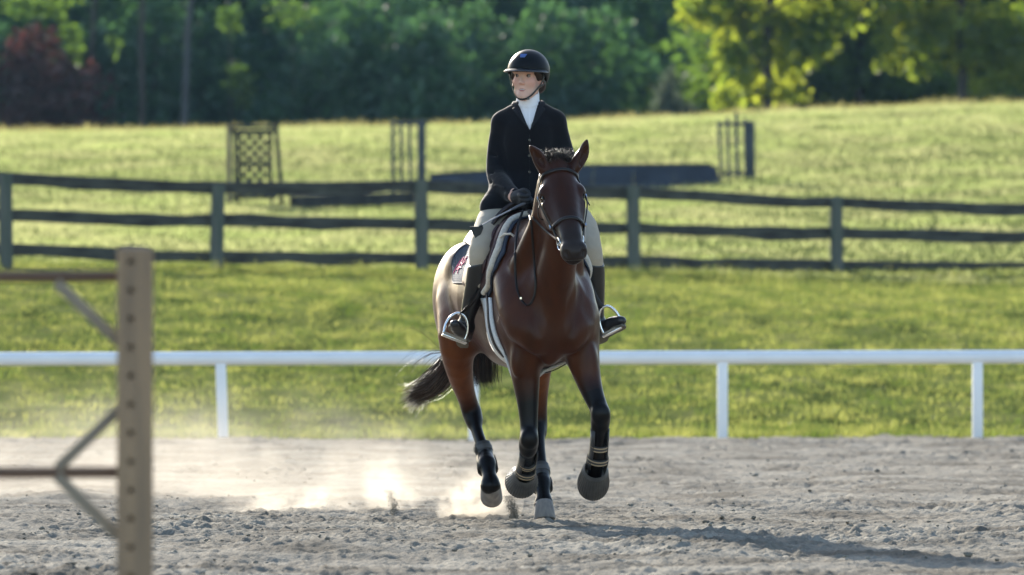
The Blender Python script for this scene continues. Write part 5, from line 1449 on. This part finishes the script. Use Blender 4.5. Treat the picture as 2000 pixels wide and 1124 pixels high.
# folds: elbow, waist, upper arm
for a, b_ in (((948, 332, .70), (978, 346, .66)), ((946, 350, .68), (975, 362, .62)), ((985, 330, .67), (1010, 345, .66)), ((1050, 340, .66), (1080, 330, .68)), ((958, 300, .73), (982, 312, .74))):
    J.tube([tuple(rp(*a)) + (.005,), tuple(rp(*b_)) + (.003,)], 4, k=.022, sub=True)
vt, vb = rp(1031, 192, .64), rp(1035, 257, .64)
def wedge(X, Y, Z):
    t = (Z - vb.z) / (vt.z - vb.z); xc_ = vb.x + (vt.x - vb.x) * t
    d = (np.abs(X - xc_) - .062 * np.clip(t, -.2, 1.3)) * .9
    return np.maximum(d, Y - (.765 - RO.y)), None
J.put(wedge, (vb.x - .1, -.4, vb.z - .02), (vt.x + .1, .0, vt.z + .1), k=.005, sub=True)
jacket = link_mesh('jacket', J.mesh('jacket', smooth=2), jack_m, person)
JBV = J.bvh()
lap_m = mat('lapel_cloth', (.010, .010, .0125), rough=.75, spec=.3, bump=.2, bscale=60)
for s in (-1, 1):
    V = []; nt_, ns_ = 20, 7
    for i in range(nt_):
        t = .86 * i / (nt_ - 1); z = vb.z + (vt.z + .012 - vb.z) * t
        e = .062 * t + .001; wd = .052 * min(1, (t / .55)) ** .8 if t < .60 else (.036 if t < .68 else .046) * (1 - .35 * max(0, (t - .75) / .25))
        xc_ = vb.x + (vt.x - vb.x) * t
        for j in range(ns_):
            x = xc_ + s * (e + wd * j / (ns_ - 1))
            p = front(JBV, x, z + (.012 * j / (ns_ - 1)), .006)
            if p is None or p.y > .05: p = front(SB, x, z, .012) or (Vector(V[-1]) + Vector((s * .004, .003, 0)))
            V.append(p)
    V = np.array(V).reshape(nt_, ns_, 3)
    for _ in range(2): V[1:-1, :, 1] = (V[:-2, :, 1] + V[2:, :, 1] + 2 * V[1:-1, :, 1]) / 4
    F = [(i * ns_ + j, i * ns_ + j + 1, (i + 1) * ns_ + j + 1, (i + 1) * ns_ + j) for i in range(nt_ - 1) for j in range(ns_ - 1)]
    o = link_mesh('lapel', np_mesh('lapel', V.reshape(-1, 3), F), lap_m, jacket)
    md = o.modifiers.new('thickness', 'SOLIDIFY'); md.thickness = .004; md.offset = 0
ct = []
for t in np.linspace(R(-40), R(220), 26):
    ct.append(loc((.0915 + .073 * math.cos(t), .762 + .074 * math.sin(t), 2.246 + .022 * max(0, math.sin(t)) + .012 * abs(math.cos(t)))))
MB().tube(ct, .006, 8, flat=((0, 0, 1), 3.6)).build('collar', lap_m, jacket)
for y in (274, 304, 336):
    p = px_front(JBV, 1034, y, .002)
    if p is not None: MB().lathe(p, (0, -1, 0), [(.001, .004), (.007, .004), (.0085, .002), (.0085, -.004)], 14).build('button', mat('button_horn', (.014, .013, .013), rough=.25), jacket)
fe = [px_front(JBV, 1035, y, .0015) for y in range(262, 372, 6)]
MB().tube([p for p in fe if p is not None], .0022, 6).build('front_edge', jack_m, jacket)
for a, b_ in ((964, 985), (1072, 1092)):
    pp = [px_front(JBV, a + (b_ - a) * i / 5, 366 - 3 * math.sin(i), .003) for i in range(6)]
    pp = [p for p in pp if p is not None and p.y < -.05]
    if len(pp) > 2: MB().tube(pp, .004, 6, flat=((0, 0, 1), 2.2)).build('pocket_flap', lap_m, jacket)

# breeches
br_m = mat('tan_breeches', (.47, .40, .305), rough=.85, spec=.2, var=.14, scale=9, bump=.35, bscale=16)
B = Field((-.33, -.52, -.42), (.52, .22, .12), .006)
B.tube(rr([(1012, 405, .80, .125), (1050, 405, .80, .125)]), 4, k=.06)
B.tube(rr([(988, 412, .76, .112), (963, 438, .60, .094), (941, 484, .40, .066), (938, 520, .405, .060), (935, 550, .43, .054)]), 14, k=.05)
B.tube(rr([(1072, 412, .76, .112), (1128, 438, .60, .094), (1151, 484, .43, .066), (1157, 520, .45, .060), (1160, 550, .49, .054)]), 14, k=.05)
link_mesh('breeches', B.mesh('breeches', smooth=3), br_m, person)

# tall boots
boot_m = mat('black_boot', (.0095, .0095, .010), rough=.30, spec=.55, var=.4, scale=7, bump=.06, bscale=45)
sole_m = mat('boot_sole', (.13, .115, .085), rough=.7, var=.4, scale=15)
def tall_boot(shaft, foot, lo, hi):
    F = Field(lo, hi, .0052)
    F.tube(rr(shaft), 16, k=.02)
    F.tube(rr(foot), 12, flat=((1, 0.2, 0), 1.3), k=.03)
    # cut the top on a slant so the breeches come out of an open boot
    c = rp(*shaft[0][:3]); ax = (rp(*shaft[0][:3]) - rp(*shaft[2][:3])).normalized()
    return F, c, ax
F, c, ax = tall_boot([(941, 496, .40, .066), (937, 522, .405, .0655), (931, 552, .44, .060), (921, 590, .485, .050), (914, 615, .51, .041), (910, 634, .525, .040)],
             [(908, 642, .53, .041), (908, 660, .57, .030), (902, 650, .47, .032), (894, 641, .39, .031), (889, 633, .33, .022)], tuple(rp(830, 710, .44) + Vector((.05, -.35, 0))), tuple(rp(985, 470, .44) + Vector((.02, .28, 0))))
nrm = np.array((ax * 1.0 + Vector((-.55, 0, .0))).normalized()); cc = np.array(rp(941, 508, .40))
def topcut(X, Y, Z): return -((X - cc[0]) * nrm[0] + (Y - cc[1]) * nrm[1] + (Z - cc[2]) * nrm[2]), None
F.put(topcut, tuple(c + Vector((-.12, -.12, -.06))), tuple(c + Vector((.12, .12, .12))), k=.006, sub=True)
boot = link_mesh('boot', F.mesh('boot', smooth=2), boot_m, person)
# sole with heel, showing towards the front
m = MB(); fdir = (rp(888, 630, .33) - rp(908, 668, .57)).normalized(); sdn = Vector((0, 0, -1)); sdn = (sdn - fdir * sdn.dot(fdir)).normalized(); sx_ = fdir.cross(sdn)
def sole(m, heel, fdir, sdn, sx_, L=.285):
    prev = None
    for t in np.linspace(0, 1, 15):
        wd = np.interp(t, [0, .1, .3, .5, .75, .9, 1], [.020, .031, .030, .033, .044, .036, .012])
        th = .024 if t < .28 else .011
        p = heel + fdir * (L * t)
        ring = [m.bm.verts.new(p + sx_ * wd), m.bm.verts.new(p - sx_ * wd), m.bm.verts.new(p - sx_ * wd + sdn * th), m.bm.verts.new(p + sx_ * wd + sdn * th)]
        if prev:
            for j in range(4): m.bm.faces.new((prev[j], prev[(j + 1) % 4], ring[(j + 1) % 4], ring[j]))
        else: m.bm.faces.new(ring)
        prev = ring
    m.bm.faces.new(prev[::-1])
sole(m, rp(908, 664, .60) + sdn * .024, fdir, sdn, sx_); m.build('sole', sole_m, boot)
MB().tube([rp(908 + 22 * math.cos(t) * .55, 627 + 4 * math.sin(t), .525 - .052 * math.sin(t) - .0) for t in np.linspace(0, 6.283, 18)], .006, 6).build('spur_strap', boot_m, boot)
F, c, ax = tall_boot([(1152, 496, .43, .066), (1157, 522, .45, .0645), (1160, 552, .50, .059), (1163, 590, .56, .049), (1165, 613, .60, .041), (1166, 632, .61, .040)],
             [(1167, 636, .61, .041), (1167, 650, .64, .035), (1182, 643, .56, .039), (1198, 634, .50, .041), (1211, 627, .46, .027)], tuple(rp(1105, 710, .5) + Vector((0, -.24, 0))), tuple(rp(1250, 470, .5) + Vector((0, .28, 0))))
nrm = np.array((ax * 1.0 + Vector((.45, 0, .0))).normalized()); cc = np.array(rp(1152, 508, .43))
F.put(topcut, tuple(c + Vector((-.12, -.12, -.06))), tuple(c + Vector((.12, .12, .12))), k=.006, sub=True)
boot = link_mesh('boot', F.mesh('boot', smooth=2), boot_m, person)
m = MB(); fdir = (rp(1211, 629, .46) - rp(1167, 655, .66)).normalized(); sdn = Vector((0, 0, -1)); sdn = (sdn - fdir * sdn.dot(fdir)).normalized(); sx_ = fdir.cross(sdn)
sole(m, rp(1163, 655, .68) + sdn * .028, fdir, sdn, sx_, .29); m.build('sole', sole_m, boot)

# gloves: four curled fingers and a thumb round the reins
glove_m = mat('black_glove', (.010, .010, .012), rough=.55, spec=.4, bump=.3, bscale=70)
def glove(wr, ha, inward, name):
    w_, h_ = rp(*wr), rp(*ha); d = (h_ - w_).normalized(); n = (Vector(inward) - d * d.dot(Vector(inward))).normalized(); u = d.cross(n)
    if u.z < 0: u = -u
    F = Field(tuple(w_.lerp(h_, .6) + Vector((-.14, -.14, -.13))), tuple(w_.lerp(h_, .6) + Vector((.14, .14, .13))), .0036)
    F.tube([tuple(w_ - d * .03) + (.036,), tuple(w_ + d * .005) + (.033,), tuple(w_ + d * .03) + (.034,)], 6, k=.02)
    Mx = Matrix((d, n, u)).transposed()
    F.ell(w_ + d * .060 - n * .004, (.046, .020, .042), Mx, k=.02)
    for i, (z, L) in enumerate(((.032, .92), (.011, 1.0), (-.010, .95), (-.030, .78))):
        k_ = w_ + d * (.092 + .006 * (1.5 - abs(i - 1))) + u * z - n * .010
        p2 = k_ + d * .026 * L + n * .020 * L; p3 = k_ + d * .010 + n * .046 * L; p4 = k_ - d * .016 + n * .044 * L
        F.tube([tuple(k_ - d * .02) + (.0115,), tuple(k_) + (.0125,), tuple(p2) + (.0112,), tuple(p3) + (.0105,), tuple(p4) + (.0090,)], 10, k=.006)
    F.ell(w_ + d * .080 + n * .016 + u * .004, (.030, .022, .036), Mx, k=.01)
    th0 = w_ + d * .035 + u * .030 + n * .012
    F.tube([tuple(th0) + (.014,), tuple(th0 + d * .035 + u * .020 + n * .012) + (.0125,), tuple(th0 + d * .066 + u * .018 + n * .018) + (.0095,)], 8, k=.012)
    return link_mesh(name, F.mesh(name, smooth=2), glove_m, person)
glove((1003, 383, .50), (1024, 394, .42), (1, -.1, .0), 'glove')
glove((1078, 397, .48), (1058, 406, .42), (-1, -.1, .0), 'glove')
MB().tube([rp(1003, 383, .50) + Vector((.035 * math.cos(t) * .55, -.01 + .018 * math.cos(t), .037 * math.sin(t))) for t in np.linspace(0, 6.283, 18)], .004, 6).build('cuff', mat('cuff_skin', SKIN, rough=.6), body_p)

# riding crop held in the right hand
crop = empty('riding_crop', tuple(wpt(1022, 399, .41)))
tag(crop, 'grey riding crop with a black leather flap held low in the gloved hand', 'riding crop')
CO = Vector(crop.location)
def cp(a, b, y): return wpt(a, b, y) - CO
grey_shaft = mat('crop_shaft', (.36, .36, .38), rough=.3, spec=.6)
MB().tube([cp(1040, 391, .42), cp(1010, 404, .40), cp(998, 410, .395)], [.0085, .0075, .006], 10).build('grip', mat('crop_grip', (.10, .10, .11), rough=.35), crop)
MB().tube([cp(1000, 409, .396), cp(970, 424, .385), cp(938, 442, .375)], [.0045, .0040, .0034], 10).build('shaft', grey_shaft, crop)
fl = [cp(*q) for q in ((941, 440, .373), (936, 443, .372), (917, 443, .372), (919, 449, .372), (930, 468, .372), (936, 464, .372), (943, 446, .373))]
MB().poly(fl, thick=(0.003, .006, .001)).build('leather_flap', mat('crop_flap', (.010, .010, .011), rough=.5), crop)
MB().tube([cp(942, 440, .374), cp(936, 444, .373)], .007, 8).build('keeper', mat('crop_keeper', (.02, .02, .022), rough=.4), crop)
# ================================================================== DUST
def dust(name, label, px, py, D, size, dens, seed, sharp=1.0, scale=2.2, col=(.90, .82, .70), cut=.42, low=.8):
    """puff of dust: an uneven cloud inside its own bounds"""
    o_z = zof(py, D)
    bm = bmesh.new(); bmesh.ops.create_icosphere(bm, subdivisions=3, radius=1.0)
    for v in bm.verts: v.co = Vector((v.co.x * size[0], v.co.y * size[1], max(v.co.z * size[2], -o_z - .05)))
    me = bpy.data.meshes.new(name); bm.to_mesh(me); bm.free()
    m, nt, b = new_mat(name + '_air'); N, L = nt.nodes, nt.links; N.remove(b)
    pv = N.new('ShaderNodeVolumePrincipled'); pv.inputs['Color'].default_value = (*col, 1); pv.inputs['Anisotropy'].default_value = .25
    tc = N.new('ShaderNodeTexCoord')
    nz = N.new('ShaderNodeTexNoise'); nz.inputs['Scale'].default_value = scale; nz.inputs['Detail'].default_value = 5; nz.inputs['Roughness'].default_value = .6
    ad = N.new('ShaderNodeVectorMath'); ad.operation = 'ADD'; ad.inputs[1].default_value = (seed * 3.7, seed * 1.3, 0); L.new(tc.outputs['Object'], ad.inputs[0]); L.new(ad.outputs[0], nz.inputs['Vector'])
    dv = N.new('ShaderNodeVectorMath'); dv.operation = 'DIVIDE'; dv.inputs[1].default_value = size; L.new(tc.outputs['Object'], dv.inputs[0])
    ln = N.new('ShaderNodeVectorMath'); ln.operation = 'LENGTH'; wz = N.new('ShaderNodeTexNoise'); wz.inputs['Scale'].default_value = scale * .8; wz.inputs['Detail'].default_value = 4; L.new(ad.outputs[0], wz.inputs['Vector'])
    wa = N.new('ShaderNodeVectorMath'); wa.operation = 'MULTIPLY_ADD'; wa.inputs[1].default_value = (1.5, 1.5, 1.5); wa.inputs[2].default_value = (-.75, -.75, -.75); L.new(wz.outputs['Color'], wa.inputs[0])
    ws = N.new('ShaderNodeVectorMath'); ws.operation = 'ADD'; L.new(dv.outputs[0], ws.inputs[0]); L.new(wa.outputs[0], ws.inputs[1])
    L.new(ws.outputs[0], ln.inputs[0])
    fall = N.new('ShaderNodeMapRange'); fall.interpolation_type = 'SMOOTHSTEP'; fall.inputs[1].default_value = 1.0; fall.inputs[2].default_value = .15; fall.inputs[3].default_value = 0; fall.inputs[4].default_value = 1.0
    L.new(ln.outputs['Value'], fall.inputs[0])
    nm = N.new('ShaderNodeMapRange'); nm.inputs[1].default_value = cut; nm.inputs[2].default_value = cut + .12; L.new(nz.outputs['Fac'], nm.inputs[0])
    sp_ = N.new('ShaderNodeSeparateXYZ'); L.new(dv.outputs[0], sp_.inputs[0])
    zl = N.new('ShaderNodeMapRange'); zl.inputs[1].default_value = -1; zl.inputs[2].default_value = 1; zl.inputs[3].default_value = 1.6; zl.inputs[4].default_value = 1 - low; L.new(sp_.outputs['Z'], zl.inputs[0])
    a = N.new('ShaderNodeMath'); a.operation = 'MULTIPLY'; L.new(fall.outputs[0], a.inputs[0]); L.new(nm.outputs[0], a.inputs[1])
    b2 = N.new('ShaderNodeMath'); b2.operation = 'MULTIPLY'; L.new(a.outputs[0], b2.inputs[0]); L.new(zl.outputs[0], b2.inputs[1])
    c = N.new('ShaderNodeMath'); c.operation = 'MULTIPLY'; c.inputs[1].default_value = dens; L.new(b2.outputs[0], c.inputs[0])
    L.new(c.outputs[0], pv.inputs['Density']); L.new(pv.outputs[0], N['Material Output'].inputs['Volume'])
    o = link_mesh(name, me, m); o.location = ((px - 1000) / FPX * D, D - CAM_D, o_z)
    return tag(o, label, 'dust', kind='stuff')
dust('dust_puff', 'bright white puff of dust kicked up beside the hind hooves of the horse', 935, 975, 31.9, (.26, .24, .24), 9, 1, scale=8, cut=.42)
dust('dust_puff', 'small bright puff of dust behind the horse, left of its hooves', 757, 965, 32.6, (.22, .26, .26), 4.6, 2, scale=8, cut=.43)
dust('dust_puff', 'wide bright puff of dust low over the sand at the left', 585, 985, 32.5, (.50, .40, .16), 3.2, 3, scale=6, cut=.43)
dust('dust_cloud', 'thin haze of dust drifting over the sand at the left', 270, 905, 36, (2.3, 1.8, .66), .33, 4, scale=2.6, cut=.40)
dust('dust_cloud', 'faint dust drifting behind the hooves of the horse', 830, 925, 35, (.90, 1.2, .46), .26, 5, scale=2.2, cut=.38)
# sprays of sand thrown up by the hooves
def spray(name, label, px, y0, y1, D, n, wpx):
    sp = []
    for _ in range(n):
        t = rng.random() ** 1.3; s = D / FPX
        x = (px + rng.normal() * wpx * (.45 + .4 * t) + 4 * math.sin(t * 5) - 1000) * s
        sp.append((x, D - CAM_D + .05 * rng.normal(), zof(y0 + (y1 - y0) * t, D), .0009 + .0028 * rng.random() ** 4 * (1.2 - t)))
    clods(name, sp, label)
spray('sand_spray', 'brown spray of sand thrown up between the hind hooves', 1000, 1024, 968, 31.6, 4200, 8)
spray('sand_spray', 'small brown spray of sand in the puff of dust behind the horse', 766, 1006, 958, 32.0, 1400, 7)
# ================================================================== AIR
hz, nt, b = new_mat('air'); nt.nodes.remove(b)
pv = nt.nodes.new('ShaderNodeVolumePrincipled'); pv.inputs['Color'].default_value = (.38, .66, 1.0, 1); pv.inputs['Density'].default_value = .00007; pv.inputs['Anisotropy'].default_value = .25
nt.links.new(pv.outputs[0], nt.nodes['Material Output'].inputs['Volume'])
haze = MB().box((0, 160, 13), (640, 500, 40)).build('haze', hz, smooth=False)
tag(haze, 'thin pale haze in the evening air over the meadow', 'haze', kind='stuff')
